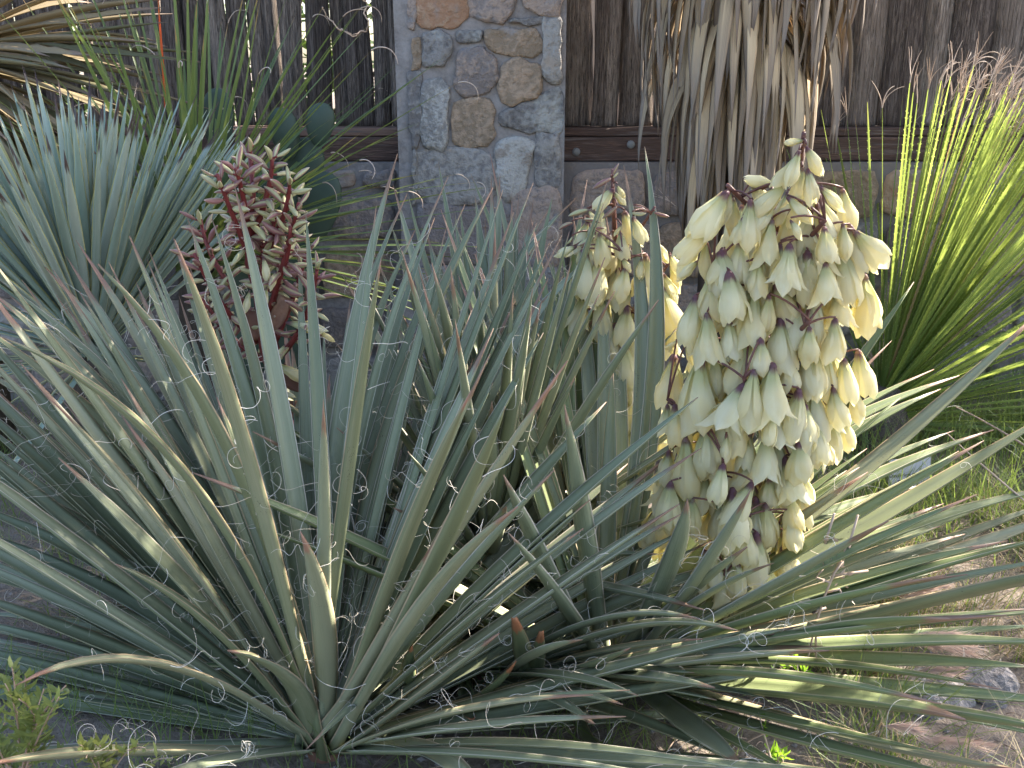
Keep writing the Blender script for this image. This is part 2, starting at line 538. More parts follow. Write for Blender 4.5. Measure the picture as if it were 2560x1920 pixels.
XL0, XP0, XP1, XR1 = -2.15, -.352, .162, 2.75
LF = thing('picket_fence', ((XL0 + XP0) / 2, FY, ZW), 'weathered picket fence of dark split staves with bright gaps, left of the stone pillar', 'fence', 'picket fence panels')
RF = thing('picket_fence', ((XR1 + XP1) / 2, FY, ZW), 'weathered picket fence of broad pale staves right of the pillar, behind the thatched trunk', 'fence', 'picket fence panels')
offL, offR = np.array(LF.location), np.array(RF.location)
beam(XL0, XP0, LF, offL); beam(XP1, XR1, RF, offR)
bolt(XP1 + .045, ZW + .032, RF, offR); bolt(XP1 + .22, ZW + .055, RF, offR)
x = XL0
k = 0
while x < XP0 - .02:
    wd = rng.uniform(.045, .088)
    if x + wd > XP0 + .01:
        wd = max(.03, XP0 - x)
    picket(x + wd / 2, wd * 1.02, rng.uniform(.035, .06), ZB + .002, 1.50 + rng.uniform(-.04, .05), FY + rng.uniform(-.012, .03), rng.uniform(-.02, .02), M['wood'], LF, offL, k + 1.37)
    x += wd + (rng.uniform(.002, .007) if rng.random() < .45 else rng.uniform(-.006, .002))
    k += 1
x = XP1 + .004
while x < XR1:
    px_ = 1280 + x / 3.19 * FPX
    broad = px_ > 2100
    wd = rng.uniform(.085, .15) if broad else rng.uniform(.05, .10)
    pale = broad and rng.random() < .75
    bm = broad and rng.random() < .4
    picket(x + wd / 2, wd * 1.04, rng.uniform(.04, .07), ZB + .002, 1.40 + rng.uniform(-.05, .04), FY + rng.uniform(-.012, .03), rng.uniform(-.015, .015),
           M['wood_pale'] if pale else M['wood'], RF, offR, k + 1.37, bm)
    gap = rng.uniform(.006, .014) if (not broad and rng.random() < .4) else rng.uniform(-.008, .001)
    x += wd + gap
    k += 1


def stone_from_poly(poly, yf, proud, mat, parent, off, seed, zfun=None):
    """poly: list of (x, z) in the wall's face plane; a rounded, uneven stone standing proud of the mortar"""
    P = np.array(poly, dtype=float)
    c = P.mean(axis=0)
    # resample the outline with rounding
    n = 26
    per = []
    Q = np.vstack([P, P[:1]])
    seg = np.linalg.norm(np.diff(Q, axis=0), axis=1)
    cum = np.concatenate([[0], np.cumsum(seg)])
    for i in range(n):
        s = cum[-1] * i / n
        j = min(np.searchsorted(cum, s, side='right') - 1, len(seg) - 1)
        f = (s - cum[j]) / max(seg[j], 1e-9)
        per.append(Q[j] * (1 - f) + Q[j + 1] * f)
    per = np.array(per)
    per = (np.roll(per, 1, 0) + 3 * per + np.roll(per, -1, 0)) / 5
    per += np.array([[mn.noise(Vector((q[0] * 30, q[1] * 30, seed))), mn.noise(Vector((q[0] * 30, q[1] * 30, seed + 9)))] for q in per]) * 0.011
    V, U, F = [], [], []
    rings = ((1.0, -0.030), (1.0, 0.35), (.955, .82), (.82, .97), (.5, 1.0), (.22, 1.0))
    for (s, h) in rings:
        for q in per:
            p = c + (q - c) * s
            d = proud * h if h > 0 else h
            if h > .5:
                d += 0.010 * mn.noise(Vector((p[0] * 11, p[1] * 11, seed))) + 0.006 * mn.noise(Vector((p[0] * 31, p[1] * 31, seed))) + .008 * (p[0] - c[0]) / .1 * math.sin(seed)
            V.append((p[0], yf - d, p[1])); U.append((0.5, 0.5))
    V.append((c[0], yf - proud, c[1])); U.append((.5, .5))
    for r in range(len(rings) - 1):
        for k in range(n):
            k2 = (k + 1) % n
            F.append((r * n + k, r * n + k2, (r + 1) * n + k2, (r + 1) * n + k))
    l = (len(rings) - 1) * n
    for k in range(n):
        F.append((l + k, l + (k + 1) % n, len(V) - 1))
    mb = MB()
    mb.add(V, F, U)
    return mb.obj('stone', mat, parent, off=off)


def block(name, x0, x1, y0, y1, z0, z1, mat, parent, off, rough=0.008, n=16, bev=.02):
    """mortar body: rough box with many faces on its front"""
    mb = MB()
    ni = max(2, int((x1 - x0) / .05)); nj = max(2, int((z1 - z0) / .05))
    V, F = [], []
    for j in range(nj + 1):
        for i in range(ni + 1):
            x = x0 + (x1 - x0) * i / ni; z = z0 + (z1 - z0) * j / nj
            V.append((x, y0 + rough * mn.noise(Vector((x * 14, 1, z * 14))), z))
    for j in range(nj):
        for i in range(ni):
            a = j * (ni + 1) + i
            F.append((a, a + 1, a + ni + 2, a + ni + 1))
    mb.add(V, F)
    ring = [0, ni, nj * (ni + 1) + ni, nj * (ni + 1)]
    b = len(mb.v)
    mb.add([(x0, y1, z0), (x1, y1, z0), (x1, y1, z1), (x0, y1, z1)], [(3, 2, 1, 0)])
    bot = list(range(0, ni + 1)); top = [nj * (ni + 1) + i for i in range(ni + 1)]
    lef = [j * (ni + 1) for j in range(nj + 1)]; rig = [j * (ni + 1) + ni for j in range(nj + 1)]
    mb.f.append(tuple(bot[::-1] + [b, b + 1])); mb.m.append(0)
    mb.f.append(tuple(top + [b + 2, b + 3])); mb.m.append(0)
    mb.f.append(tuple(lef + [b + 3, b])); mb.m.append(0)
    mb.f.append(tuple(rig[::-1] + [b + 1, b + 2])); mb.m.append(0)
    return mb.obj(name, mat, parent, smooth=False, off=off)


PIL = thing('stone_pillar', ((XP0 + XP1) / 2, PIL_F + .2, 0), 'square pillar of mixed fieldstones set in grey mortar between the two fence panels', 'pillar')
offP = np.array(PIL.location)
block('mortar', XP0, XP1, PIL_F, PIL_F + .46, -.05, 1.72, M['mortar'], PIL, offP)
STONES = [
    ('rust', [(455, -60), (745, -70), (748, 90), (690, 165), (600, 160), (460, 150)]),
    ('pink', [(762, -80), (1040, -70), (1020, 60), (960, 130), (870, 120), (765, 90)]),
    ('pink', [(1065, -90), (1310, -90), (1300, 90), (1200, 92), (1110, 65)]),
    ('dark', [(1020, 112), (1195, 103), (1205, 135), (1120, 152), (1000, 142)]),
    ('dark', [(690, 185), (830, 180), (842, 235), (790, 262), (700, 248)]),
    ('dark', [(490, 200), (560, 180), (655, 210), (652, 330), (600, 392), (500, 385)]),
    ('ochre', [(868, 185), (1140, 165), (1185, 230), (1182, 312), (1130, 335), (960, 320), (868, 272)]),
    ('pink', [(710, 310), (830, 290), (920, 370), (938, 460), (880, 545), (740, 567), (688, 530), (700, 400)]),
    ('ochre', [(952, 410), (1030, 355), (1170, 390), (1187, 520), (1150, 582), (1000, 632), (962, 600), (945, 500)]),
    ('blue', [(1215, 110), (1308, 98), (1303, 500), (1260, 492), (1192, 410), (1208, 250)]),
    ('dark', [(1300, 515), (1308, 787), (1110, 772), (960, 745), (948, 680), (1050, 632), (1200, 565)]),
    ('white', [(490, 500), (600, 480), (642, 520), (636, 850), (590, 882), (488, 850)]),
    ('ochre', [(678, 610), (760, 593), (892, 600), (907, 720), (902, 832), (780, 872), (668, 850), (663, 720)]),
    ('white', [(928, 860), (1000, 818), (1110, 828), (1145, 860), (1122, 1000), (1090, 1120), (1010, 1198), (955, 1150), (928, 1000)]),
    ('blue', [(1165, 808), (1290, 798), (1305, 1080), (1270, 1108), (1163, 1097), (1158, 950)]),
    ('blue', [(473, 900), (700, 888), (892, 920), (912, 1000), (902, 1160), (800, 1202), (500, 1192), (458, 1040)]),
    ('pink', [(1040, 1150), (1150, 1123), (1292, 1130), (1298, 1400), (1282, 1562), (1080, 1560), (1008, 1500), (1028, 1280)]),
    ('pink', [(478, 1222), (650, 1230), (962, 1250), (992, 1320), (982, 1500), (800, 1562), (500, 1540)]),
    ('blue', [(480, 1590), (700, 1585), (860, 1600), (890, 1800), (700, 1880), (470, 1850)]),
    ('white', [(910, 1600), (1150, 1590), (1285, 1600), (1290, 1850), (1100, 1900), (930, 1840)]),
    ('pink', [(398, 0), (445, 0), (445, 170), (400, 170)]),
    ('ochre', [(430, 220), (478, 225), (482, 402), (425, 410)]),
    ('blue', [(402, 440), (474, 440), (478, 860), (415, 872)]),
    ('white', [(432, 895), (460, 895), (452, 1200), (433, 1210)]),
    ('blue', [(450, 1900), (760, 1910), (740, 2150), (460, 2150)]),
    ('ochre', [(790, 1930), (1280, 1920), (1270, 2150), (780, 2150)]),
]
for i, (kd, poly) in enumerate(STONES):
    W = [at_y(px('B', a, b), PIL_F - .01) for a, b in poly]
    wc = np.mean(W, axis=0)
    W = [wc + (q - wc) * 1.13 for q in W]
    W = [(min(max(q[0], XP0 + .006), XP1 - .004), q[2]) for q in W]
    stone_from_poly(W, PIL_F, rng.uniform(.012, .022), M['s_' + kd], PIL, offP, i * 1.7 + .3)
# courses of the pillar above the picture
for j, z in enumerate((1.40, 1.56)):
    for i in range(2):
        a = XP0 + .02 + i * .25
        stone_from_poly([(a, z), (a + .21, z + .01), (a + .22, z + .13), (a + .01, z + .13)], PIL_F, .025, M['s_ochre' if i else 's_blue'], PIL, offP, 50 + i + j * 3)


def low_wall(x0, x1, label, seed):
    W = thing('stone_wall', ((x0 + x1) / 2, WALL_F + .16, 0), label, 'wall', 'low stone walls under the fence')
    of = np.array(W.location)
    block('mortar', x0, x1, WALL_F, WALL_F + .32, -.05, ZW, M['mortar'], W, of, 0.010)
    r2 = random.Random(seed)
    z = .01
    zs = []
    while z < ZW - .06:
        h = r2.uniform(.12, .21)
        if z + h > ZW - .09:
            h = ZW - .012 - z
        zs.append((z, h)); z += h
    for (z, h) in zs:
        x = x0 + .01
        while x < x1 - .05:
            wd = r2.uniform(.14, .32)
            wd = min(wd, x1 - .008 - x)
            j = lambda: r2.uniform(-.018, .018)
            g_ = .010
            poly = [(x + g_, z + g_ + abs(j())), (x + wd * .5, z + g_ + j() * .5), (x + wd - g_, z + g_ + abs(j())), (x + wd - g_ * 1.3, z + h * .55), (x + wd - g_ - abs(j()), z + h - g_),
                    (x + wd * .45, z + h - g_ + j() * .4), (x + g_ + abs(j()), z + h - g_ - abs(j()) * .5), (x + g_ * .8, z + h * .5)]
            poly = [(a, min(b, ZW - .006)) for a, b in poly]
            if wd > .06:
                stone_from_poly(poly, WALL_F, r2.uniform(.015, .03), M['s_' + r2.choice(['pink', 'blue', 'ochre', 'blue', 'dark', 'pink', 'rust'])], W, of, seed + x * 7 + z * 13)
            x += wd


low_wall(XL0, XP0 - .003, 'low fieldstone wall under the dark fence, left of the pillar behind the long thin leaves', 11)
low_wall(XP1 + .003, XR1, 'low fieldstone wall under the pale fence, right of the pillar behind the cream flowers', 23)


# ------------------------------------------------------------------ leaves
WT = np.array([0, .06, .16, .3, .45, .6, .75, .87, .95, 1.0])
WW = np.array([1.0, .88, .86, .94, 1.0, .94, .72, .42, .17, .015])
WS = np.array([1.0, .92, .86, .82, .78, .70, .58, .42, .25, .03])      # strap leaves


def leaf_obj(parent, off, P, width, mat, fold=0.30, thick=0.10, n=None, prof='lance', up=None, twist=0.0, name='leaf', blunt=None, seed=0.0, wav=0.0):
    """closed, channelled leaf along the path P (world coordinates)"""
    P = np.asarray(P, dtype=float)
    n = len(P)
    t = np.linspace(0, 1, n)
    W = width * 0.5 * np.interp(t, WT, WW if prof == 'lance' else WS)
    if blunt:
        W = np.where(t > blunt, W * .0 + np.interp(t, [blunt, 1], [np.interp(blunt, t, W), width * .13]), W)
    tan = np.gradient(P, axis=0)
    V, U, F = [], [], []
    us = (-1, -.55, 0, .55, 1)
    upv = np.array([0, 0, 1.0]) if up is None else np.asarray(up)
    prevN = None
    for i in range(n):
        d = nrm(tan[i])
        N = upv - (upv @ d) * d
        if np.linalg.norm(N) < .12 and prevN is not None:
            N = prevN - (prevN @ d) * d
        N = nrm(N)
        prevN = N
        S = np.cross(d, N)
        tw = twist * t[i]
        N, S = N * math.cos(tw) - S * math.sin(tw), S * math.cos(tw) + N * math.sin(tw)
        fo = fold * (1 + .8 * max(0, t[i] - .6)) * (1.25 if t[i] < .2 else 1)
        wv = wav * math.sin(t[i] * 9 + seed) * W[i]
        for u in us:
            V.append(P[i] + S * (u * W[i]) + N * (fo * u * u * W[i] * 1.6 + wv * u)); U.append(((u + 1) / 2, t[i]))
        for u in (.6, 0, -.6):
            th = thick * width * (1 - u * u * .8) * (0.35 + 0.65 * min(1, W[i] / (width * .5)))
            V.append(P[i] + S * (u * W[i]) + N * (fo * u * u * W[i] * 1.6 - th + wv * u)); U.append(((u + 1) / 2, t[i]))
    m_ = 8
    for i in range(n - 1):
        for k in range(m_):
            k2 = (k + 1) % m_
            F.append((i * m_ + k, (i + 1) * m_ + k, (i + 1) * m_ + k2, i * m_ + k2))
    F.append(tuple(range(m_))); F.append(tuple((n - 1) * m_ + k for k in range(m_))[::-1])
    mb = MB()
    mb.add(V, F, U)
    return mb.obj(name, mat, parent, off=off)


def curls(leaf, off, P, width, count, lo=.15, hi=.92, size=1.15, r=.00047):
    """pale fibres peeling from the margins of a leaf, curling into loops"""
    mb = MB()
    P = np.asarray(P)
    n = len(P)
    tan = np.gradient(P, axis=0)
    for _ in range(count):
        t = rng.uniform(lo, hi)
        i = min(int(t * (n - 1)), n - 2)
        f = t * (n - 1) - i
        p = P[i] * (1 - f) + P[i + 1] * f
        d = nrm(tan[i])
        N = nrm(np.array([0, 0, 1.0]) - d[2] * d)
        S = np.cross(d, N)
        sd = rng.choice((-1, 1))
        wv = width * .5 * np.interp(t, WT, WW)
        q = p + S * sd * wv + N * wv * .35
        v = nrm(S * sd * rng.uniform(.4, 1) + N * rng.uniform(-.1, .8) + d * rng.uniform(-.9, .6))
        ax = nrm(np.array([rng.gauss(0, 1), rng.gauss(0, 1.3), rng.gauss(0, 1)]))
        L = rng.uniform(.025, .105) * size
        st = .0042
        k = rng.uniform(35, 150) * rng.choice((-1, 1)) / size
        pts = [q]
        m_ = int(L / st)
        for s in range(m_):
            kk = k * (0.5 + 1.1 * s / m_) + rng.gauss(0, 22)
            ang = kk * st
            c_, s_ = math.cos(ang), math.sin(ang)
            v = v * c_ + np.cross(ax, v) * s_ + ax * (ax @ v) * (1 - c_)
            v = nrm(v + np.array([0, 0, -.02]))
            ax = nrm(ax + np.array([rng.gauss(0, .12), rng.gauss(0, .12), rng.gauss(0, .12)]))
            q = q + v * st
            if q[2] < .006:
                q[2] = .006
            pts.append(q)
        rr = r * rng.uniform(.6, 1.3)
        tube(mb, pts, np.linspace(rr, rr * .45, len(pts)), 3, cap=False)
    if mb.v:
        o = mb.obj('fibre_curls', M['fibre'], leaf, off=off)
        o['kind'] = 'stuff'


def mkpath(B, tip, L, side, thru=None, bow=0.0, n=15):
    """leaf path in space: from base B to the tip seen at pixel `tip`, L metres long, bending through pixel `thru`"""
    T = on_sphere(tip, B, L, side)
    if thru is not None:
        b = proj(B)
        a_, c_ = np.hypot(*(np.array(thru) - b)), np.hypot(*(np.array(tip) - np.array(thru)))
        f = min(max(a_ / (a_ + c_ + 1e-6), .2), .8)
        dep = depth(B) * (1 - f) + depth(T) * f
        Pm = EYE + ray(thru) * dep
        Mc = (Pm - (1 - f) ** 2 * B - f * f * T) / (2 * f * (1 - f))
    else:
        d = nrm(T - B)
        u = np.array([0, 0, 1.0]) - d[2] * d
        Mc = (B + T) / 2 + u * bow * L
    return bez(B, Mc, T, n)


def rosette(name, base, label, cat, data, mats, curl_n, stem_h=.10, stem_r=.05, group=None, fill=None):
    root = thing(name, (base[0], base[1], 0), label, cat, group)
    off = np.array(root.location)
    mb = MB()
    tube(mb, [base + np.array([0, 0, -.06]), base + np.array([0, 0, stem_h * .5]), base + np.array([0, 0, stem_h])], [stem_r, stem_r * .9, stem_r * .3], 10)
    mb.obj('stem', M['bract'], root, off=off)
    bp = proj(base)
    for e in data:
        z, x, y, wz, L, side = e[:6]
        opt = e[6] if len(e) > 6 else {}
        tip = px(z, x, y)
        thru = px(*opt['t']) if 't' in opt else None
        hor = np.array([tip[0] - bp[0], 0, 0]) / 1500
        steep = max(0, (bp[1] - tip[1])) / (abs(tip[0] - bp[0]) + abs(bp[1] - tip[1]) + 1)
        if 'b' in opt:
            B = at_y(px(*opt['b']), base[1] + opt.get('by', 0.0))
            B[2] = max(B[2], .01)
        else:
            B = base + np.array([.025 * np.sign(hor[0]) * (1 - steep) + rng.uniform(-.02, .02), side * .02 + rng.uniform(-.01, .01), stem_h * (.15 + .7 * steep) + rng.uniform(-.015, .015)])
        P = mkpath(B, tip, L, side, thru, opt.get('bow', rng.uniform(.0, .022)))
        P[:, 2] = np.maximum(P[:, 2], .012 + .006 * np.linspace(0, 1, len(P)))
        md = depth(P[len(P) // 2])
        wd = wz * .422 / FPX * md * opt.get('wf', 1.2 if steep > .72 else 1.42)
        mt = M[opt['m']] if 'm' in opt else rng.choice(mats)
        lo = leaf_obj(root, off, P, wd, mt, fold=opt.get('fold', rng.uniform(.22, .42)), thick=.11, twist=opt.get('tw', rng.uniform(-.2, .2)), blunt=opt.get('blunt'), seed=rng.random() * 9)
        c = opt.get('c', curl_n)
        if c:
            curls(lo, off, P, wd, rng.randint(max(1, c // 3), max(1, int(c * .85))))
    if fill:
        for P, wd, mt, c in fill(base, stem_h):
            lo = leaf_obj(root, off, P, wd, mt, fold=rng.uniform(.25, .42), thick=.11, twist=rng.uniform(-.3, .3))
            if c:
                curls(lo, off, P, wd, c)
    return root, off


#@@DATA
C1 = ground(px('G', 1930, 1555), 0.0)
C2 = ground((1510, 1690), 0.0)
C3 = ground((1225, 1480), 0.0)      # back rosette hidden between the two
C4 = ground(px('H', 850, 1130), 0.0)   # sprawling rosette in front of the flowers

LEFT = [
    # far left, low to high
    ('G', -420, 1215, 115, .85, 1, {'t': ('G', 700, 1290)}), ('G', 90, 1170, 78, .66, -1, {'t': ('G', 1000, 1065), 'm': 'yucca_warm'}),
    ('G', -300, 930, 80, .85, 1, {'t': ('G', 800, 1180)}), ('G', -250, 735, 75, .9, 1, {'t': ('G', 600, 850)}), ('G', -200, 880, 60, .85, 1, {'t': ('G', 700, 985)}),
    ('G', -400, 460, 105, .9, 1, {'t': ('G', 750, 790)}), ('G', -420, 180, 85, .9, 1, {'t': ('G', 620, 600)}), ('G', -400, 20, 90, .95, 1, {'t': ('G', 600, 470)}),
    ('G', -380, -190, 95, .95, 1, {'t': ('G', 650, 320)}), ('D', -350, 1050, 95, .95, 1), ('D', -300, 830, 90, .95, 1), ('D', -260, 690, 90, .95, 1, {'t': ('D', 600, 1260)}),
    ('D', -220, 440, 100, .95, 1, {'t': ('D', 500, 1010)}), ('D', -120, 250, 90, .97, 1, {'t': ('D', 500, 830)}),
    ('G', 690, 450, 88, .52, -1, {'t': ('G', 1250, 830), 'm': 'yucca_warm'}), ('G', 1350, 960, 135, .33, -1, {'t': ('G', 1740, 1200), 'm': 'yucca_warm', 'fold': .2}),
    ('G', 1780, 255, 125, .50, -1, {'t': ('G', 1895, 700), 'm': 'yucca_warm', 'fold': .3}),
    ('D', 0, 238, 70, .97, 1, {'t': ('D', 800, 980)}), ('D', 15, 575, 105, .85, -1, {'t': ('D', 850, 1130), 'm': 'yucca_warm'}), ('D', 80, 775, 60, .85, 1),
    ('D', 245, 885, 75, .72, -1, {'t': ('D', 700, 1380), 'm': 'yucca_warm'}), ('D', 130, 235, 70, .97, 1), ('D', 450, 0, 78, 1.0, 1, {'t': ('D', 900, 740)}),
    ('D', 390, 92, 84, .97, 1, {'t': ('D', 820, 830)}), ('D', 582, 140, 118, .86, -1, {'t': ('D', 1080, 780), 'm': 'yucca_warm', 'fold': .34}), ('D', 875, 40, 66, .97, 1, {'t': ('D', 1120, 680)}),
    ('D', 1035, -5, 92, .92, -1, {'t': ('D', 1260, 640), 'm': 'yucca_warm'}), ('D', 1110, -132, 92, .88, 1, {'t': ('D', 1330, 520)}), ('D', 1255, -132, 82, .86, 1, {'t': ('D', 1440, 520)}),
    ('A', 1385, 1080, 96, .88, 1, {'t': ('D', 1560, 480)}), ('A', 1810, 1240, 82, .86, 1, {'t': ('D', 1860, 600)}), ('D', 1060, 330, 66, .85, 1),
    ('D', 1350, 650, 62, .8, 1), ('D', 1285, 930, 108, .62, -1, {'t': ('D', 1420, 1330), 'm': 'yucca_warm'}), ('D', 1130, 1090, 66, .7, 1), ('D', 1915, 940, 72, .72, -1, {'t': ('D', 1920, 1400)}),
    ('D', -300, 330, 84, .97, 1), ('D', -200, 130, 80, .97, 1), ('D', -90, 60, 80, .98, 1), ('D', 60, 330, 76, .95, 1, {'t': ('D', 700, 980)}), ('D', 240, 130, 74, .97, 1, {'t': ('D', 760, 760)}), ('D', -350, 620, 90, .95, 1), ('D', -60, 850, 80, .9, 1), ('D', 120, 540, 76, .92, 1), ('D', 330, 320, 70, .95, 1), ('D', 720, 250, 70, .97, 1), ('D', 520, 420, 74, .92, 1), ('D', -100, 1180, 90, .9, 1), ('G', -350, 330, 84, .92, 1),
    ('D', 350, 980, 60, .8, 1), ('D', 700, 1130, 70, .75, 1), ('D', 1000, 700, 60, .9, 1), ('D', -200, 560, 80, .9, 1),
    # right half
    ('B', 340, 908, 96, 1.02, 1, {'t': ('E', 120, 420)}), ('B', 398, 1145, 76, .98, 1, {'t': ('E', 90, 560)}), ('B', 640, 1045, 72, .98, 1, {'t': ('E', 330, 420)}),
    ('E', 245, 100, 86, .92, -1, {'t': ('E', 130, 900), 'm': 'yucca_warm'}), ('B', 450, 1352, 72, .98, 1, {'t': ('E', 240, 430), 'm': 'yucca_warm'}),
    ('B', 905, 1110, 122, 1.0, 1, {'t': ('E', 480, 640)}), ('B', 560, 1290, 70, .98, 1, {'t': ('E', 300, 640)}), ('B', 740, 1210, 70, 1.0, 1, {'t': ('E', 420, 560)}),
    ('E', 775, 893, 88, .85, -1, {'t': ('E', 600, 1300), 'm': 'yucca_warm'}), ('E', 978, 985, 112, .85, -1, {'t': ('E', 780, 1480), 'm': 'yucca_warm'}),
    ('E', 1322, 210, 100, 1.02, 1, {'t': ('E', 960, 960)}), ('E', 960, 820, 78, .9, 1, {'t': ('E', 760, 1260)}), ('E', 1310, 385, 80, 1.0, 1, {'t': ('E', 1050, 830)}),
    ('H', 578, 290, 112, .55, -1, {'t': ('H', 330, 820), 'm': 'yucca_warm'}), ('H', 1052, 108, 98, .75, -1, {'t': ('H', 700, 460), 'm': 'yucca_warm'}),
    ('H', 942, 858, 122, .46, -1, {'t': ('H', 520, 1190), 'm': 'yucca_warm', 'fold': .25}), ('E', 1870, 620, 92, 1.1, 1, {'t': ('E', 1500, 1150)}),
    ('E', 1955, 960, 84, 1.1, 1, {'t': ('E', 1390, 1430)}), ('E', 1612, 1190, 92, .98, 1, {'t': ('E', 1000, 1430)}), ('E', 1500, 748, 80, 1.0, 1, {'t': ('E', 1050, 1130)}),
    ('E', 1615, 310, 60, 1.02, 1), ('E', 1552, 60, 70, 1.05, 1, {'t': ('E', 1250, 340)}), ('E', 1565, 470, 66, 1.05, 1),
    ('I', 590, 968, 100, 1.0, 1, {'t': ('H', 1250, 1140), 'b': ('H', 520, 1400)}), ('I', 1200, 1720, 100, 1.0, -1, {'t': ('H', 1200, 1580), 'b': ('H', 480, 1570), 'c': 6}),
    ('H', 900, 1960, 105, .55, -1, {'t': ('H', 330, 1520), 'b': ('H', 80, 1540), 'm': 'yucca', 'c': 5}), ('G', 700, 1900, 110, .62, -1, {'t': ('G', 1350, 1620)}), ('G', -100, 1640, 95, .75, -1, {'t': ('G', 900, 1570)}),
    ('H', 1800, 1345, 84, .85, 1, {'t': ('H', 1150, 1350), 'b': ('H', 620, 1420)}), ('E', 500, 900, 90, .9, 1), ('E', 300, 330, 90, .98, 1), ('E', 230, 600, 80, .9, 1),
    ('E', 60, 350, 80, 1.0, 1), ('D', 1920, 480, 50, .95, 1), ('E', 680, 560, 90, .95, 1), ('E', 830, 720, 90, .9, 1), ('E', 1100, 700, 80, .98, 1), ('E', 1180, 900, 80, .95, 1),
]

RIGHT = [
    # upright fan seen in front of and left of the flowers
    ('B', 1805, 868, 96, 1.0, 1, {'t': ('E', 1870, 500), 'm': 'yucca'}), ('B', 1680, 978, 92, .98, 1, {'t': ('E', 1790, 560), 'm': 'yucca'}), ('B', 1520, 1240, 76, .9, 1, {'t': ('E', 1555, 480), 'm': 'yucca'}),
    ('B', 1575, 1262, 72, .9, 1, {'t': ('E', 1650, 700), 'm': 'yucca'}), ('B', 1380, 1262, 80, .92, 1, {'t': ('E', 1450, 560), 'm': 'yucca'}), ('B', 1465, 1060, 76, .98, 1, {'t': ('E', 1370, 300)}),
    ('B', 1305, 1400, 50, .92, 1, {'t': ('E', 1370, 500)}),
    ('E', 1010, 318, 80, .95, 1, {'t': ('E', 1290, 850), 'm': 'yucca_warm'}), ('E', 1200, 45, 84, .95, 1, {'t': ('E', 1400, 620), 'm': 'yucca_warm'}),
    ('E', 1330, 975, 112, .62, -1, {'m': 'yucca'}), ('E', 970, 1390, 112, .62, -1, {'t': ('H', 1180, 420), 'm': 'yucca'}),
    ('H', 1000, 265, 86, .55, -1, {'m': 'yucca'}), ('E', 650, 1370, 62, .8, 1, {'t': ('E', 900, 1640)}), ('E', 420, 108, 88, 1.05, 1, {'t': ('E', 720, 620), 'm': 'yucca_warm'}),
    ('B', 400, 1140, 66, 1.15, 1, {'t': ('E', 560, 330)}), ('B', 500, 1362, 72, 1.1, 1, {'t': ('E', 700, 480), 'm': 'yucca_warm'}), ('B', 775, 1030, 84, 1.15, 1, {'t': ('E', 1000, 200)}),
    ('B', 885, 890, 58, 1.15, 1, {'t': ('E', 1010, 80), 'm': 'yucca_warm'}), ('E', 212, 588, 62, 1.1, 1), ('E', 510, 365, 80, 1.0, 1, {'t': ('E', 800, 820)}),
    ('E', 205, 790, 90, .98, 1, {'t': ('E', 500, 1130)}), ('E', 620, 830, 84, .85, 1, {'t': ('E', 860, 1180)}), ('E', 250, 350, 60, 1.1, 1),
    # towards the right
    ('F', 1480, 248, 84, .95, 1, {'t': ('F', 1180, 700)}), ('F', 1600, 765, 92, .95, 1, {'t': ('F', 1150, 1000)}), ('F', 1750, 803, 96, .98, 1, {'t': ('F', 1150, 1060)}),
    ('F', 1640, 882, 100, .95, 1, {'t': ('F', 1100, 1170)}), ('F', 2250, 400, 100, 1.15, 1, {'t': ('F', 1450, 1160), 'm': 'yucca_warm'}), ('F', 1955, 1122, 100, 1.0, 1, {'t': ('F', 1250, 1420)}),
    ('F', 2400, 960, 108, 1.1, 1, {'t': ('F', 1500, 1530)}), ('F', 1720, 1128, 82, .95, 1, {'t': ('F', 1050, 1440)}), ('F', 1560, 1448, 96, .85, 1, {'t': ('F', 1000, 1620)}),
    ('F', 1350, 595, 56, .95, 1), ('F', 2400, 1440, 100, 1.05, 1, {'t': ('I', 1200, 330)}), ('I', 2350, 60, 92, 1.05, 1, {'t': ('I', 1300, 480)}), ('I', 2000, 68, 60, .95, 1),
    ('F', 1660, 1560, 84, .85, 1), ('I', 2500, 90, 112, 1.05, 1, {'t': ('I', 1300, 560)}), ('I', 2700, 430, 128, 1.1, -1, {'t': ('I', 1300, 750)}),
    ('I', 1688, 770, 150, .88, -1, {'t': ('I', 700, 890), 'fold': .2, 'm': 'yucca_right'}), ('I', 1785, 1368, 155, .85, -1, {'t': ('I', 780, 1210), 'fold': .22}),
    ('I', 2350, 1440, 110, 1.0, -1, {'t': ('I', 1400, 1310)}), ('I', 2200, 1680, 96, 1.0, -1, {'t': ('I', 1000, 1460)}), ('I', 1900, 1750, 90, .95, -1, {'t': ('I', 900, 1530)}),
    ('I', 1600, 1560, 60, .9, -1, {'t': ('I', 700, 1380)}), ('I', 470, 1652, 132, .62, -1, {'t': ('I', 150, 1430), 'm': 'yucca'}), ('I', 760, 1700, 70, .7, -1, {'t': ('I', 350, 1480)}),
    # short leaves in front of the stalk
    ('I', 140, 62, 118, .50, -1, {'t': ('I', 75, 400), 'm': 'yucca', 'c': 10}), ('I', 515, 8, 92, .60, -1, {'t': ('I', 350, 320), 'm': 'yucca'}), ('I', 492, 345, 118, .46, -1, {'t': ('I', 240, 560), 'm': 'yucca', 'c': 10}),
    ('I', 650, 443, 66, .50, -1, {'t': ('I', 400, 560), 'm': 'yucca'}), ('I', 1330, 192, 92, .85, -1, {'t': ('I', 700, 560), 'm': 'yucca'}), ('I', 370, 110, 70, .6, 1),
]

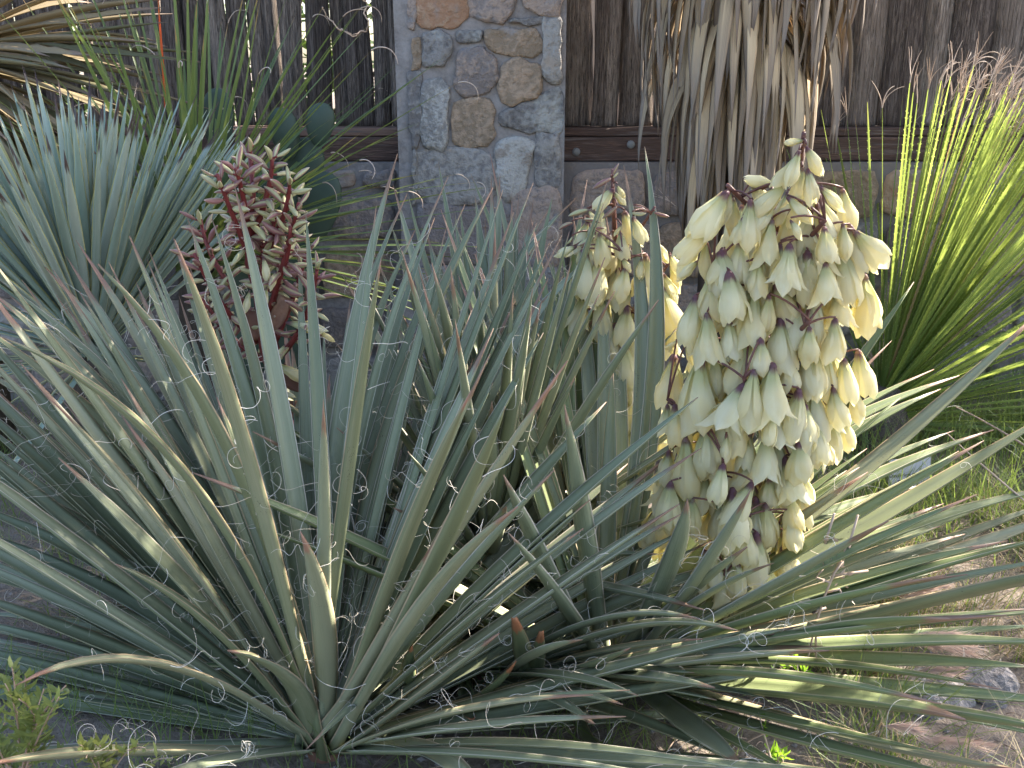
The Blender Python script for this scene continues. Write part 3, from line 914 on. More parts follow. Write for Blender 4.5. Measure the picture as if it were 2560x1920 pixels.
SPRAWL = [
    ('I', 215, 778, 84, .62, -1, {'t': ('H', 1400, 830)}), ('I', 435, 842, 92, .72, -1, {'t': ('H', 1500, 880)}), ('H', 1720, 945, 84, .55, -1, {'t': ('H', 1350, 1100), 'm': 'yucca_warm'}),
    ('I', 980, 960, 90, .85, -1, {'t': ('I', 100, 1040)}), ('H', 2010, 900, 80, .72, 1, {'t': ('H', 1500, 960)}), ('H', 960, -120, 100, .6, 1, {'t': ('H', 1010, 480), 'b': ('H', 990, 980)}),
    ('H', 500, 420, 90, .5, 1, {'t': ('H', 640, 760), 'b': ('H', 720, 1000)}), ('H', 940, 560, 90, .55, 1, {'t': ('H', 800, 700), 'b': ('H', 640, 800)}),
    ('H', 1500, 130, 70, .6, 1), ('H', 1300, 330, 90, .5, 1, {'b': ('H', 1270, 900)}), ('H', 1480, 335, 60, .6, 1, {'m': 'yucca_warm'}),
    ('H', 1668, 462, 60, .6, 1, {'t': ('H', 1480, 540)}), ('I', 300, 1180, 100, .7, -1, {'b': ('H', 1300, 1290)}), ('H', 1500, 1395, 84, .5, -1, {'t': ('H', 1400, 1330), 'b': ('H', 1290, 1220), 'bow': .05}),
    ('H', 1860, 1565, 60, .5, -1, {'t': ('H', 1500, 1540), 'b': ('H', 1390, 1470), 'm': 'yucca_warm'}),
]

PUPS = [
    ('H', 1030, 770, 100, .3, -1, {'t': ('H', 1080, 980), 'b': ('H', 1120, 1250), 'blunt': .72}), ('H', 1195, 850, 72, .26, -1, {'b': ('H', 1150, 1220), 'blunt': .72}),
    ('H', 735, 870, 78, .28, 1, {'b': ('H', 745, 1250), 'blunt': .75}), ('H', 860, 740, 86, .34, 1, {'t': ('H', 850, 1000), 'b': ('H', 845, 1280), 'blunt': .8}),
    ('H', 1045, 1022, 66, .34, -1, {'t': ('H', 760, 1270), 'b': ('H', 600, 1540)}), ('H', 785, 1368, 110, .2, -1, {'b': ('H', 700, 1560), 'blunt': .7}),
    ('H', 690, 990, 42, .3, 1, {'b': ('H', 470, 1180)}), ('H', 440, 800, 60, .34, 1, {'t': ('H', 480, 980), 'b': ('H', 600, 1200), 'm': 'yucca'}), ('H', 430, 930, 66, .34, -1, {'t': ('H', 410, 1200), 'b': ('H', 440, 1560)}),
    ('H', 460, 760, 50, .3, 1, {'b': ('H', 620, 1060), 'm': 'yucca_warm'}),
]

BACK = [
    ('B', 800, 1160, 92, .80, 1, {'t': ('E', 840, 120)}), ('B', 1235, 1240, 62, .80, 1, {'t': ('E', 1000, 240)}), ('B', 1400, 1170, 84, .9, 1, {'t': ('E', 1060, 160)}), ('B', 580, 950, 62, .95, 1, {'t': ('B', 660, 1430)}),
    ('B', 1060, 1330, 40, .75, 1), ('E', 1230, 330, 84, .6, -1, {'t': ('E', 1030, 590)}), ('B', 680, 1250, 62, .8, 1), ('B', 1195, 1470, 60, .75, 1), ('B', 330, 1400, 52, .9, 1), ('E', 420, 640, 60, .75, 1),
    ('B', 860, 1300, 66, .78, 1), ('B', 960, 1420, 66, .72, 1), ('E', 1240, 520, 66, .6, 1), ('E', 480, 300, 70, .8, 1), ('B', 730, 1440, 62, .8, 1), ('E', 640, 300, 66, .7, 1), ('B', 1030, 1480, 62, .7, 1),
]


r9 = random.Random(41)
for _ in range(30):      # the dense middle: leaves of the left plant leaning right, of the right plant leaning left, upright ones behind
    LEFT.append(('o', r9.uniform(930, 1420), r9.uniform(440, 980), r9.uniform(24, 34), r9.uniform(.84, .9), 1))
    LEFT[-1] = LEFT[-1][:3] + (LEFT[-1][3] / .422,) + LEFT[-1][4:] + ({'c': 6},)
    RIGHT.append(('o', r9.uniform(1000, 1640), r9.uniform(480, 950), r9.uniform(50, 78), r9.uniform(.8, .95), 1, {'c': 5}))
for _ in range(30):      # the left fan
    a = r9.uniform(-100, 760)
    LEFT.append(('o', a, r9.uniform(560, 900) + max(0, 250 - a) * .7, r9.uniform(58, 80), r9.uniform(.84, .92), 1, {'c': 8}))
for _ in range(44):
    BACK.append(('o', r9.uniform(930, 1520), r9.uniform(430, 800), r9.uniform(58, 84), r9.uniform(.7, .85), r9.choice((1, 1, -1)), {'c': 4}))


for _ in range(12):      # low leaves over the soil
    LEFT.append(('o', r9.uniform(-260, -40), r9.uniform(1330, 1900), r9.uniform(60, 90), r9.uniform(.75, .88), 1, {'c': 8, 'bow': r9.uniform(.02, .08)}))
for _ in range(12):
    LEFT.append(('o', r9.uniform(1250, 2000), r9.uniform(1560, 1990), r9.uniform(60, 84), r9.uniform(.6, .85), r9.choice((1, -1)), {'c': 5, 'bow': r9.uniform(.02, .08)}))
for _ in range(12):
    SPRAWL.append(('o', r9.uniform(1450, 2100), r9.uniform(1560, 1960), r9.uniform(60, 84), r9.uniform(.5, .7), -1, {'c': 4, 'bow': r9.uniform(.02, .08)}))
for _ in range(8):
    RIGHT.append(('o', r9.uniform(2250, 2750), r9.uniform(1250, 1900), r9.uniform(64, 96), r9.uniform(.75, .95), r9.choice((1, -1)), {'c': 5, 'bow': r9.uniform(.02, .08)}))


def filler(n, Lr, ae, mats, cn, wr=(.026, .036), az=None):
    def f(base, sh):
        for i in range(n):
            a = i * 2.39996 + rng.uniform(-.2, .2) if az is None else R(rng.uniform(*az))
            e = R(rng.uniform(*ae))
            if ae[1] == 74 and abs(math.sin(a)) < .85 and math.cos(a) > 0 and rng.random() < .7:
                a = math.copysign(R(rng.uniform(60, 110)), math.sin(a))
            if ae[1] == 74 and abs(math.sin(a)) > .85:
                e = min(e, R(rng.uniform(5, 42)))
            L = rng.uniform(*Lr)
            d = np.array([math.sin(a) * math.cos(e), math.cos(a) * math.cos(e), math.sin(e)])
            B = base + np.array([d[0] * .03, d[1] * .03, sh * (.2 + .7 * math.sin(e))])
            T = B + d * L
            T[2] = max(T[2], .02)
            u = np.array([0, 0, 1.0]) - d[2] * d
            yield bez(B, (B + T) / 2 + u * rng.uniform(0, .06) * L, T, 13), rng.uniform(*wr), rng.choice(mats), cn
    return f


MY = [M['yucca']] * 4 + [M['yucca_warm']]
MR = [M['yucca_right']] * 4 + [M['yucca_warm']]
LROOT, LOFF = rosette('yucca', C1, 'large grey-green yucca bearing the cluster of red and cream buds, front left', 'yucca', LEFT, MY, 15, .03, .035, 'fibre-edged yuccas',
                      filler(58, (.6, .85), (3, 70), MY, 5, (.032, .042), az=(-110, 110)))
RROOT, ROFF = rosette('yucca', C2, 'grey-green yucca with one huge cluster of open cream bell flowers, right of centre', 'yucca', RIGHT, MR, 6, .04, .035, 'fibre-edged yuccas',
                      filler(54, (.55, .85), (3, 74), MR, 3, (.030, .042), az=(-110, 110)))
BROOT, BOFF = rosette('yucca', C3, 'yucca half hidden behind crossing leaves, with a small fading cream flower cluster', 'yucca', BACK, MY, 4, .1, .05, 'fibre-edged yuccas',
                      filler(60, (.5, .78), (10, 78), MY, 3, (.028, .038)))
rosette('yucca', C4, 'low sprawling young yucca without flowers at the bottom centre, leaves lying to the right', 'yucca', SPRAWL, MY, 7, .03, .03, 'fibre-edged yuccas',
        filler(40, (.3, .55), (2, 32), MY, 4, (.028, .038), az=(-110, 130)))
rosette('yucca', ground(px('H', 860, 1330)), 'small yucca offset of short blunt leaves with orange tips, lower centre', 'yucca', PUPS, [M['pup']], 3, .03, .02, 'fibre-edged yuccas')
#@@END

# ------------------------------------------------------------------ flowers
def tepal_flower(openness, seed):
    r2 = random.Random(seed)
    mb = MB()
    for k in range(6):
        a0 = k * math.pi / 3 + r2.uniform(-.12, .12)
        inner = k % 2
        nl, nw = 8, 5
        ln = 1.0 * r2.uniform(.82, 1.06)
        V, U, F = [], [], []
        flare = openness * r2.uniform(.6, 1.35)
        wmax = r2.uniform(.165, .205) * (1.08 if inner else .92)
        for i in range(nl):
            t = i / (nl - 1)
            rad = np.interp(t, [0, .12, .35, .62, .85, 1], [.045, .072, .135, .195 + .03 * openness, .165 + .10 * flare, .075 + .24 * flare])
            rad *= (.86 if inner else 1.0)
            wd = wmax * np.interp(t, [0, .12, .35, .58, .78, .92, 1], [.24, .40, .76, 1, .84, .44, .04])
            z = -t * ln - .02
            cr = r2.uniform(-.008, .008)
            for j in range(nw):
                u = j / (nw - 1) * 2 - 1
                da = u * wd / max(rad, .07)
                da = max(-.75, min(.75, da))
                side = u * wd - math.sin(da) * rad
                rr = rad * (1 - .10 * u * u) + cr + (.012 * u * math.sin(t * 7 + seed + k))
                ex = np.array([math.cos(a0), math.sin(a0), 0]); ey = np.array([-math.sin(a0), math.cos(a0), 0])
                p = ex * (rr * math.cos(da)) + ey * (math.sin(da) * rr + side * .6)
                # curl the tip outwards on open flowers, inwards on closed
                V.append((p[0], p[1], z + .05 * flare * max(0, t - .8) * 5)); U.append((j / (nw - 1), t))
        for i in range(nl - 1):
            for j in range(nw - 1):
                a = i * nw + j
                F.append((a, a + 1, a + nw + 1, a + nw))
        mb.add(V, F, U)
    # receptacle
    tube(mb, [(0, 0, .03), (0, 0, -.03), (0, 0, -.09)], [.028, .052, .03], 7, v0=.0, v1=.04)
    # pistil
    tube(mb, [(0, 0, -.1), (0, 0, -.4), (0, 0, -.62)], [.03, .045, .02], 6, v0=.5, v1=.5)
    return mb.mesh('flower', M['tepal'])


FLM = [tepal_flower(o, i + 1) for i, o in enumerate((.15, .3, .45, .6, .8, 1.05, .25, .5))]
FLB = [tepal_flower(o, i + 31) for i, o in enumerate((-.22, -.18, -.15))]


def bud_mesh(seed, fat=1.0):
    mb = MB()
    n, m_ = 9, 9
    V, U, F = [], [], []
    r2 = random.Random(seed)
    bend = r2.uniform(-.10, .10)
    for i in range(n):
        t = i / (n - 1)
        r = .135 * fat * np.interp(t, [0, .1, .35, .65, .88, 1], [.35, .62, .95, .92, .5, .06])
        for k in range(m_):
            a = 2 * math.pi * k / m_
            rr = r * (1 + .10 * math.cos(3 * a))
            V.append((rr * math.cos(a) + bend * math.sin(t * math.pi), rr * math.sin(a), t)); U.append((k / m_, t))
    for i in range(n - 1):
        for k in range(m_):
            F.append((i * m_ + k, i * m_ + (k + 1) % m_, (i + 1) * m_ + (k + 1) % m_, (i + 1) * m_ + k))
    F.append(tuple(range(m_))[::-1]); F.append(tuple((n - 1) * m_ + k for k in range(m_)))
    mb.add(V, F, U)
    return mb.mesh('bud', M['bud'])


BUDS = [bud_mesh(i, f) for i, f in enumerate((1.0, .85, 1.1, .95))]


def hang(parent, off, top, bot, meshes, name='flower', fat=1.0, lng=1.0):
    d = bot - top
    L = np.linalg.norm(d)
    q = Vector(d).to_track_quat('-Z', 'Y') @ Quaternion((0, 0, 1), rng.uniform(0, 6.28))
    return inst(name, rng.choice(meshes), parent, Vector(top - off), q, (L * fat, L * fat, L * lng))


FLOW = [('C', 825, 832, 715, 850, 'b'), ('C', 842, 868, 930, 1038, 'b'), ('C', 800, 900, 735, 1108, 'b'), ('C', 775, 940, 680, 1090, 'f'), ('C', 820, 1000, 790, 1195, 'f'), ('C', 850, 1010, 880, 1180, 'f'),
        ('C', 720, 1090, 550, 1255, 'f'), ('C', 655, 1095, 480, 1060, 'b'), ('C', 520, 1090, 590, 1190, 'f'), ('C', 640, 1120, 590, 1260, 'f'), ('C', 390, 1130, 345, 1322, 'b'), ('C', 372, 1140, 205, 1385, 'f'),
        ('C', 410, 1180, 415, 1425, 'b'), ('C', 310, 1322, 115, 1505, 'f'), ('C', 510, 1190, 500, 1422, 'f'), ('C', 655, 1220, 540, 1350, 'f'), ('C', 642, 1310, 600, 1545, 'f'), ('C', 730, 1170, 868, 1315, 'b'),
        ('C', 690, 1440, 645, 1655, 'b'), ('C', 750, 1305, 812, 1412, 'b'), ('C', 870, 1230, 850, 1475, 'f'), ('C', 905, 1210, 960, 1405, 'f'), ('C', 930, 1110, 1062, 1242, 'b'), ('C', 935, 1190, 1022, 1400, 'b'),
        ('C', 950, 1350, 970, 1540, 'f'), ('C', 1060, 1330, 1080, 1545, 'b'), ('C', 1100, 1340, 1185, 1600, 'o'), ('C', 1130, 1375, 1285, 1545, 'f'), ('C', 745, 1450, 720, 1680, 'o'), ('C', 215, 1440, 85, 1645, 'b'),
        ('C', 250, 1440, 240, 1645, 'b'), ('C', 360, 1480, 300, 1660, 'f'), ('C', 460, 1420, 440, 1650, 'f'), ('C', 590, 1540, 530, 1680, 'f'), ('C', 470, 1290, 430, 1420, 'f'), ('C', 790, 1190, 760, 1330, 'f'),
        ('F', 1190, 215, 1200, 495, 'o'), ('F', 752, 45, 762, 290, 'o'), ('F', 850, 70, 860, 335, 'f'), ('F', 960, 140, 960, 345, 'f'), ('F', 1050, 60, 1090, 325, 'f'), ('F', 345, 60, 362, 310, 'f'),
        ('F', 290, 205, 270, 455, 'o'), ('F', 205, 120, 95, 222, 'b'), ('F', 190, 335, 140, 605, 'f'), ('F', 255, 440, 260, 700, 'o'), ('F', 385, 190, 420, 460, 'f'), ('F', 690, 30, 648, 245, 'b'), ('F', 560, 130, 555, 300, 'f'),
        ('F', 540, 310, 520, 575, 'f'), ('F', 622, 330, 600, 572, 'b'), ('F', 660, 270, 735, 475, 'f'), ('F', 685, 470, 695, 725, 'o'), ('F', 790, 380, 770, 650, 'f'), ('F', 900, 330, 880, 525, 'f'), ('F', 1030, 310, 1045, 490, 'f'),
        ('F', 1015, 470, 1000, 685, 'o'), ('F', 860, 520, 862, 710, 'f'), ('F', 380, 470, 405, 680, 'o'), ('F', 75, 600, 25, 640, 'f'), ('F', 60, 690, 40, 990, 'f'), ('F', 130, 620, 195, 745, 'b'), ('F', 215, 700, 205, 1045, 'o'),
        ('F', 300, 690, 315, 885, 'f'), ('F', 500, 600, 430, 865, 'f'), ('F', 572, 590, 572, 775, 'f'), ('F', 645, 740, 630, 1055, 'o'), ('F', 730, 690, 755, 855, 'f'), ('F', 960, 680, 962, 905, 'o'), ('F', 1060, 700, 1085, 915, 'f'),
        ('F', 1150, 660, 1185, 890, 'f'), ('F', 470, 860, 350, 1095, 'o'), ('F', 530, 780, 500, 1055, 'f'), ('F', 800, 890, 760, 1135, 'f'), ('F', 880, 860, 895, 1145, 'o'), ('F', 1000, 880, 1040, 1065, 'f'),
        ('F', 1130, 880, 1150, 1055, 'f'), ('F', 65, 980, 90, 1205, 'o'), ('F', 20, 980, 15, 1110, 'f'), ('F', 640, 1020, 620, 1185, 'f'), ('F', 430, 1020, 420, 1265, 'o'), ('F', 255, 1100, 262, 1315, 'f'),
        ('F', 1000, 1070, 1000, 1255, 'f'), ('F', 1060, 1060, 1095, 1225, 'f'), ('F', 830, 1050, 820, 1255, 'f'), ('F', 130, 1180, 130, 1465, 'f'), ('F', 610, 1160, 590, 1410, 'o'), ('F', 660, 1180, 690, 1400, 'f'),
        ('F', 890, 1140, 880, 1335, 'f'), ('F', 950, 1180, 975, 1305, 'f'), ('F', 800, 1200, 800, 1400, 'f'), ('F', 720, 1290, 722, 1585, 'b'), ('F', 540, 1290, 430, 1490, 'f'), ('F', 350, 1330, 308, 1535, 'f'),
        ('F', 230, 1130, 235, 1410, 'b'), ('F', 370, 1150, 362, 1315, 'b'), ('F', 30, 1250, 15, 1425, 'f'), ('F', 40, 1440, 15, 1665, 'f'), ('F', 620, 1400, 620, 1570, 'f'), ('F', 520, 1440, 400, 1660, 'f'),
        ('I', 405, 10, 420, 310, 'f'), ('I', 540, 60, 545, 300, 'f'), ('I', 600, 100, 612, 285, 'f'), ('I', 545, 270, 540, 505, 'f'), ('I', 400, 300, 385, 570, 'f'), ('I', 440, 440, 425, 630, 'f'), ('I', 365, 540, 350, 720, 'f'),
        ('I', 60, 0, 25, 245, 'f'), ('I', 172, 70, 172, 275, 'b'), ('I', 470, 200, 480, 400, 'f')]
AXIS = [px('I', 250, 560), px('I', 290, 250), px('F', 400, 1420), px('F', 520, 1080), px('F', 600, 700), px('F', 650, 300), px('C', 740, 1400), px('C', 780, 1150), px('C', 822, 880)]
AY = C2[1] + .10


def cluster(root, off, axis_px, Y0, flowers, radius, nbranch, stalk_r, mat, fill_n, fat=1.0, fsize=(.05, .07), base=None, names=('flower_stalk',)):
    A = [at_y(p, Y0) for p in axis_px]
    if base is not None:
        A = [base] + A
    A = np.array(A)
    st = MB()
    tube(st, A, np.linspace(stalk_r, stalk_r * .28, len(A)), 9)
    tops, bots, kinds = [], [], []
    for (z, x0, y0, x1, y1, k) in flowers:
        p0, p1 = px(z, x0, y0), px(z, x1, y1)
        q = at_y(p0, Y0)
        i = np.argmin(np.abs(A[:, 2] - q[2]))
        dx = q[0] - A[i][0]
        h = math.sqrt(max(0, radius ** 2 - dx * dx))
        Y = Y0 - h * rng.uniform(.55, 1.0)
        tops.append(at_y(p0, Y)); bots.append(at_y(p1, Y + rng.uniform(-.012, .012))); kinds.append(k)
    zlo, zhi = A[1 if base is not None else 0][2], A[-1][2]
    for _ in range(fill_n):
        z = rng.uniform(zlo + .08, zhi - .06)
        t = (z - zlo) / (zhi - zlo)
        ax = np.array([np.interp(z, A[:, 2], A[:, 0]), Y0, z])
        rr = radius * (1 - .45 * t) * math.sqrt(rng.uniform(.1, .95))
        a = rng.uniform(-1.6, 4.0)
        a = -rng.uniform(math.pi * -.05, math.pi * 1.05) if rng.random() < .9 else rng.uniform(0, 6.28)
        p = ax + np.array([math.cos(a) * rr, math.sin(a) * rr, 0])
        L = rng.uniform(*fsize)
        tops.append(p); bots.append(p + np.array([math.cos(a) * L * .25, math.sin(a) * L * .25, -L])); kinds.append('f')
    tops = np.array(tops)
    # side branches: farthest-first seeds
    seeds = [int(np.argmax(tops[:, 2]))]
    while len(seeds) < nbranch:
        d = np.min(np.linalg.norm(tops[:, None] - tops[seeds][None], axis=2), axis=1)
        seeds.append(int(np.argmax(d)))
    brs = []
    for s in seeds:
        T = tops[s] + np.array([0, 0, .012])
        zb = T[2] - rng.uniform(.08, .14)
        zb = max(zb, A[0][2] + .05)
        b = np.array([np.interp(zb, A[:, 2], A[:, 0]), np.interp(zb, A[:, 2], A[:, 1]), zb])
        mid = b * .45 + T * .55 + np.array([0, 0, -.01])
        Pb = bez(b, mid, T, 10)
        brs.append(Pb)
        tube(st, Pb, np.linspace(stalk_r * .42, stalk_r * .22, 10), 7)
    allp = np.vstack(brs + [A[1:]])
    for q in tops:
        # pedicel: short curved stem from the closest branch, arching over into the flower
        d = np.linalg.norm(allp - (q + np.array([0, 0, .0])), axis=1) + np.where(allp[:, 2] > q[2] + .01, .03, 0)
        b = allp[int(np.argmin(d))]
        hgt = .006 + .10 * np.linalg.norm(q - b)
        Pc = np.array([b, (b + q) / 2 + np.array([0, 0, hgt]), q + np.array([0, 0, .004])])
        tube(st, bez(Pc[0], Pc[1], Pc[2], 6), np.linspace(.0022, .0017, 6), 5)
    so = st.obj('flower_stalk', mat, root, off=off)
    for a, b, k in zip(tops, bots, kinds):
        if k == 'u':
            d = b - a
            q = Vector(d).to_track_quat('Z', 'Y') @ Quaternion((0, 0, 1), rng.uniform(0, 6.28))
            L = np.linalg.norm(d)
            inst('bud', rng.choice(BUDS), so, Vector(a - off), q, (L, L, L))
        else:
            ms = FLB if k == 'b' else (FLM[3:6] if k == 'o' else FLM)
            hang(so, off, a, b, ms, 'flower', fat * (rng.uniform(1.4, 1.75) if k != 'b' else 1.15), 1.24 if k != 'b' else 1.05)
    return so


stalk2 = cluster(RROOT, ROFF, AXIS, AY, FLOW, .165, 22, .016, M['stalk_brown'], 165, base=C2 + np.array([.06, .06, .03]))
# dry bracts on the lower stalk
for (z, x, y, sx, sy) in (('I', 215, 40, 30, 120), ('I', 190, 180, -40, 90), ('I', 310, 20, 60, -40), ('I', 320, 600, 20, 110), ('I', 225, 270, 20, -60), ('I', 600, 240, 30, 50)):
    a = at_y(px(z, x, y), AY - .03); b = at_y(px(z, x + sx, y + sy), AY - .055)
    P = bez(a, (a + b) / 2 + np.array([0, -.012, .006]), b, 7)
    leaf_obj(stalk2, ROFF, P, .020, M['bract'], fold=.5, thick=.05, name='bract', twist=rng.uniform(-1, 1), up=(0, -1, .2))

# cluster three: part open, half hidden
FL3 = [('L', 890, 230, 990, 50, 'u'), ('L', 900, 260, 985, 180, 'u'), ('L', 870, 270, 600, 425, 'u'), ('L', 960, 380, 1075, 560, 'b'), ('L', 900, 430, 680, 690, 'f'), ('L', 915, 470, 1080, 660, 'b'), ('L', 820, 700, 560, 730, 'u'),
       ('L', 520, 740, 240, 830, 'u'), ('L', 540, 750, 640, 880, 'b'), ('L', 960, 690, 740, 870, 'u'), ('L', 1210, 690, 1400, 750, 'u'), ('L', 1190, 790, 1400, 790, 'u'), ('L', 1520, 780, 1740, 840, 'u'), ('L', 300, 930, 90, 1040, 'u'),
       ('L', 470, 880, 730, 930, 'u'), ('L', 1020, 980, 930, 1120, 'b'), ('L', 1200, 850, 1330, 1150, 'f'), ('L', 1010, 1080, 1060, 1420, 'f'), ('L', 560, 1010, 780, 1010, 'u'), ('L', 560, 1030, 620, 1130, 'b'), ('L', 640, 1130, 380, 1270, 'u'),
       ('L', 300, 1140, 215, 1250, 'u'), ('L', 250, 1320, 20, 1450, 'u'), ('L', 700, 1100, 760, 1500, 'f'), ('L', 520, 1290, 600, 1560, 'f'), ('L', 1530, 1200, 1700, 1500, 'b'), ('L', 1740, 1400, 1900, 1640, 'f'), ('L', 1040, 1450, 1150, 1650, 'b'),
       ('L', 440, 1330, 420, 1550, 'f'), ('L', 1330, 1460, 1300, 1700, 'f'),
       ('E', 1450, 60, 1440, 330, 'o'), ('E', 1400, 40, 1280, 90, 'b'), ('E', 1530, 100, 1500, 330, 'f'), ('E', 1690, 160, 1660, 330, 'f'), ('E', 1720, 300, 1660, 430, 'b'), ('E', 1700, 400, 1680, 590, 'f'), ('E', 1910, 200, 1990, 380, 'b'),
       ('E', 1900, 280, 1950, 560, 'o'), ('E', 1960, 150, 2010, 300, 'b'), ('E', 1680, 610, 1690, 830, 'f'), ('E', 1760, 480, 1740, 700, 'f'), ('E', 1810, 90, 1800, 330, 'o'), ('E', 1440, 330, 1400, 520, 'f'), ('E', 1530, 330, 1560, 560, 'f'),
       ('E', 1730, 900, 1720, 1130, 'f'), ('E', 1740, 1080, 1730, 1330, 'o'), ('E', 1370, 350, 1360, 470, 'f'), ('E', 1920, 480, 1960, 660, 'f')]
AX3 = [px('E', 1740, 1250), px('E', 1720, 950), px('E', 1690, 500), px('E', 1650, 100), px('L', 930, 1100), px('L', 915, 700), px('L', 890, 230)]
Y3 = 2.02
cluster(BROOT, BOFF, AX3, Y3, FL3, .11, 13, .012, M['stalk_brown'], 50, base=ground((1500, 1420)) + np.array([0, 0, 0]), fsize=(.05, .065))

# red bud cluster of the left yucca
Y1 = C1[1] + .36
main = [px('D', 1720, 1080), px('D', 1640, 900), px('D', 1560, 640), px('D', 1520, 300), px('A', 1470, 1560), px('A', 1480, 1380), px('A', 1500, 1150), px('A', 1478, 860)]
BR = [[('D', 1540, 20), ('A', 1590, 1430), ('A', 1640, 1250)], [('A', 1500, 1400), ('A', 1590, 1120), ('A', 1610, 930)], [('A', 1480, 1440), ('A', 1440, 1170), ('A', 1395, 1000)], [('D', 1500, 150), ('A', 1400, 1330), ('A', 1285, 1030)],
      [('D', 1560, 100), ('A', 1680, 1280), ('A', 1715, 1070)], [('D', 1600, 300), ('A', 1690, 1560), ('A', 1720, 1340)], [('D', 1540, 480), ('D', 1290, 160), ('A', 1190, 1300)], [('D', 1640, 710), ('D', 1800, 480), ('D', 1880, 160)],
      [('D', 1600, 420), ('D', 1680, 130), ('A', 1770, 1200)], [('D', 1530, 600), ('D', 1330, 400), ('D', 1150, 80)], [('D', 1600, 720), ('D', 1400, 600), ('D', 1180, 320)], [('D', 1690, 1130), ('D', 1760, 1000), ('D', 1800, 900)],
      [('D', 1640, 650), ('D', 1560, 250), ('A', 1560, 1500)], [('D', 1620, 620), ('D', 1740, 330), ('D', 1830, 20)]]
st = MB()
A = np.array([at_y(p, Y1 + .012 * math.sin(i * 2.0)) for i, p in enumerate(main)])
A = np.vstack([C1 + np.array([.0, .05, .1]), A])
tube(st, A, np.linspace(.010, .004, len(A)), 8)
budlist = []


for i, br in enumerate(BR):
    yb = Y1 + (.0 if i in (0, 12) else rng.uniform(-.09, .06))
    P = np.array([at_y(px(*br[0]), Y1), at_y(px(*br[1]), (Y1 + yb) / 2), at_y(px(*br[2]), yb)])
    Mc = 2 * P[1] - .5 * (P[0] + P[2])
    Pb = bez(P[0], Mc, P[2], 12)
    tube(st, Pb, np.linspace(.0064, .0030, 12), 7)
    budlist.append(Pb)
budlist.append(subd(A[5:], 16))
so1 = None
buds = []
for Pb in budlist:
    L = np.linalg.norm(np.diff(Pb, axis=0), axis=1).sum()
    nb = int(L / .0096)
    ph = rng.uniform(0, 6)
    tn = nrm(Pb[-1] - Pb[0])
    for k in range(nb):
        t = .22 + .78 * k / nb
        s = t * (len(Pb) - 1)
        i = min(int(s), len(Pb) - 2)
        p = Pb[i] + (Pb[i + 1] - Pb[i]) * (s - i)
        a = ph + k * 2.4
        x_ = nrm(np.cross(tn, [0, 1, .1])); y_ = np.cross(tn, x_)
        out = x_ * math.cos(a) + y_ * math.sin(a)
        upk = np.interp(t, [.2, .7, 1], [-.02, .35, 1.5]) + rng.uniform(-.15, .15)
        d = nrm(out + tn * upk + np.array([0, 0, -.05]))
        ped = rng.uniform(.006, .012)
        tube(st, [p, p + d * ped * .6 + np.array([0, 0, .001]), p + d * ped], [.0022, .0018, .0024], 5)
        buds.append((p + d * ped * .9, d, rng.uniform(.031, .046) * np.interp(t, [.2, .8, 1], [1.15, 1, .8])))
# a few opening flowers at the foot of the cluster
so1 = st.obj('flower_stalk', M['stalk_red'], LROOT, off=LOFF)
rng.shuffle(buds)
for p, d, L in buds[:290]:
    inst('bud', rng.choice(BUDS), so1, Vector(p - LOFF), Vector(d).to_track_quat('Z', 'Y') @ Quaternion((0, 0, 1), rng.uniform(0, 6.28)), L)
for (x0, y0, x1, y1) in ((1560, 100, 1590, 260), (1640, 190, 1600, 300), (1700, 490, 1930, 540), (1640, 730, 1830, 850), (1890, 540, 1980, 600), (1670, 900, 1750, 930), (1580, 280, 1560, 420), (1690, 620, 1630, 700), (1760, 1040, 1840, 1060), (1740, 1210, 1810, 1195), (1480, 300, 1450, 440), (1660, 1010, 1690, 930)):
    a, b = at_y(px('D', x0, y0), Y1 - .04), at_y(px('D', x1, y1), Y1 - .05)
    hang(so1, LOFF, a, b, FLB + FLM[:1], 'flower', .85)
for (x0, y0, x1, y1) in ((1700, 340, 1620, 540), (1500, 420, 1520, 600), (1660, 760, 1800, 900), (1720, 950, 1700, 1090)):
    a, b = at_y(px('D', x0, y0), Y1 - .02), at_y(px('D', x1, y1), Y1 - .03)
    leaf_obj(so1, LOFF, bez(a, (a + b) / 2 + np.array([0, -.01, 0]), b, 7), .03, M['bract'], fold=.3, thick=.04, name='bract', up=(0, -1, .3))


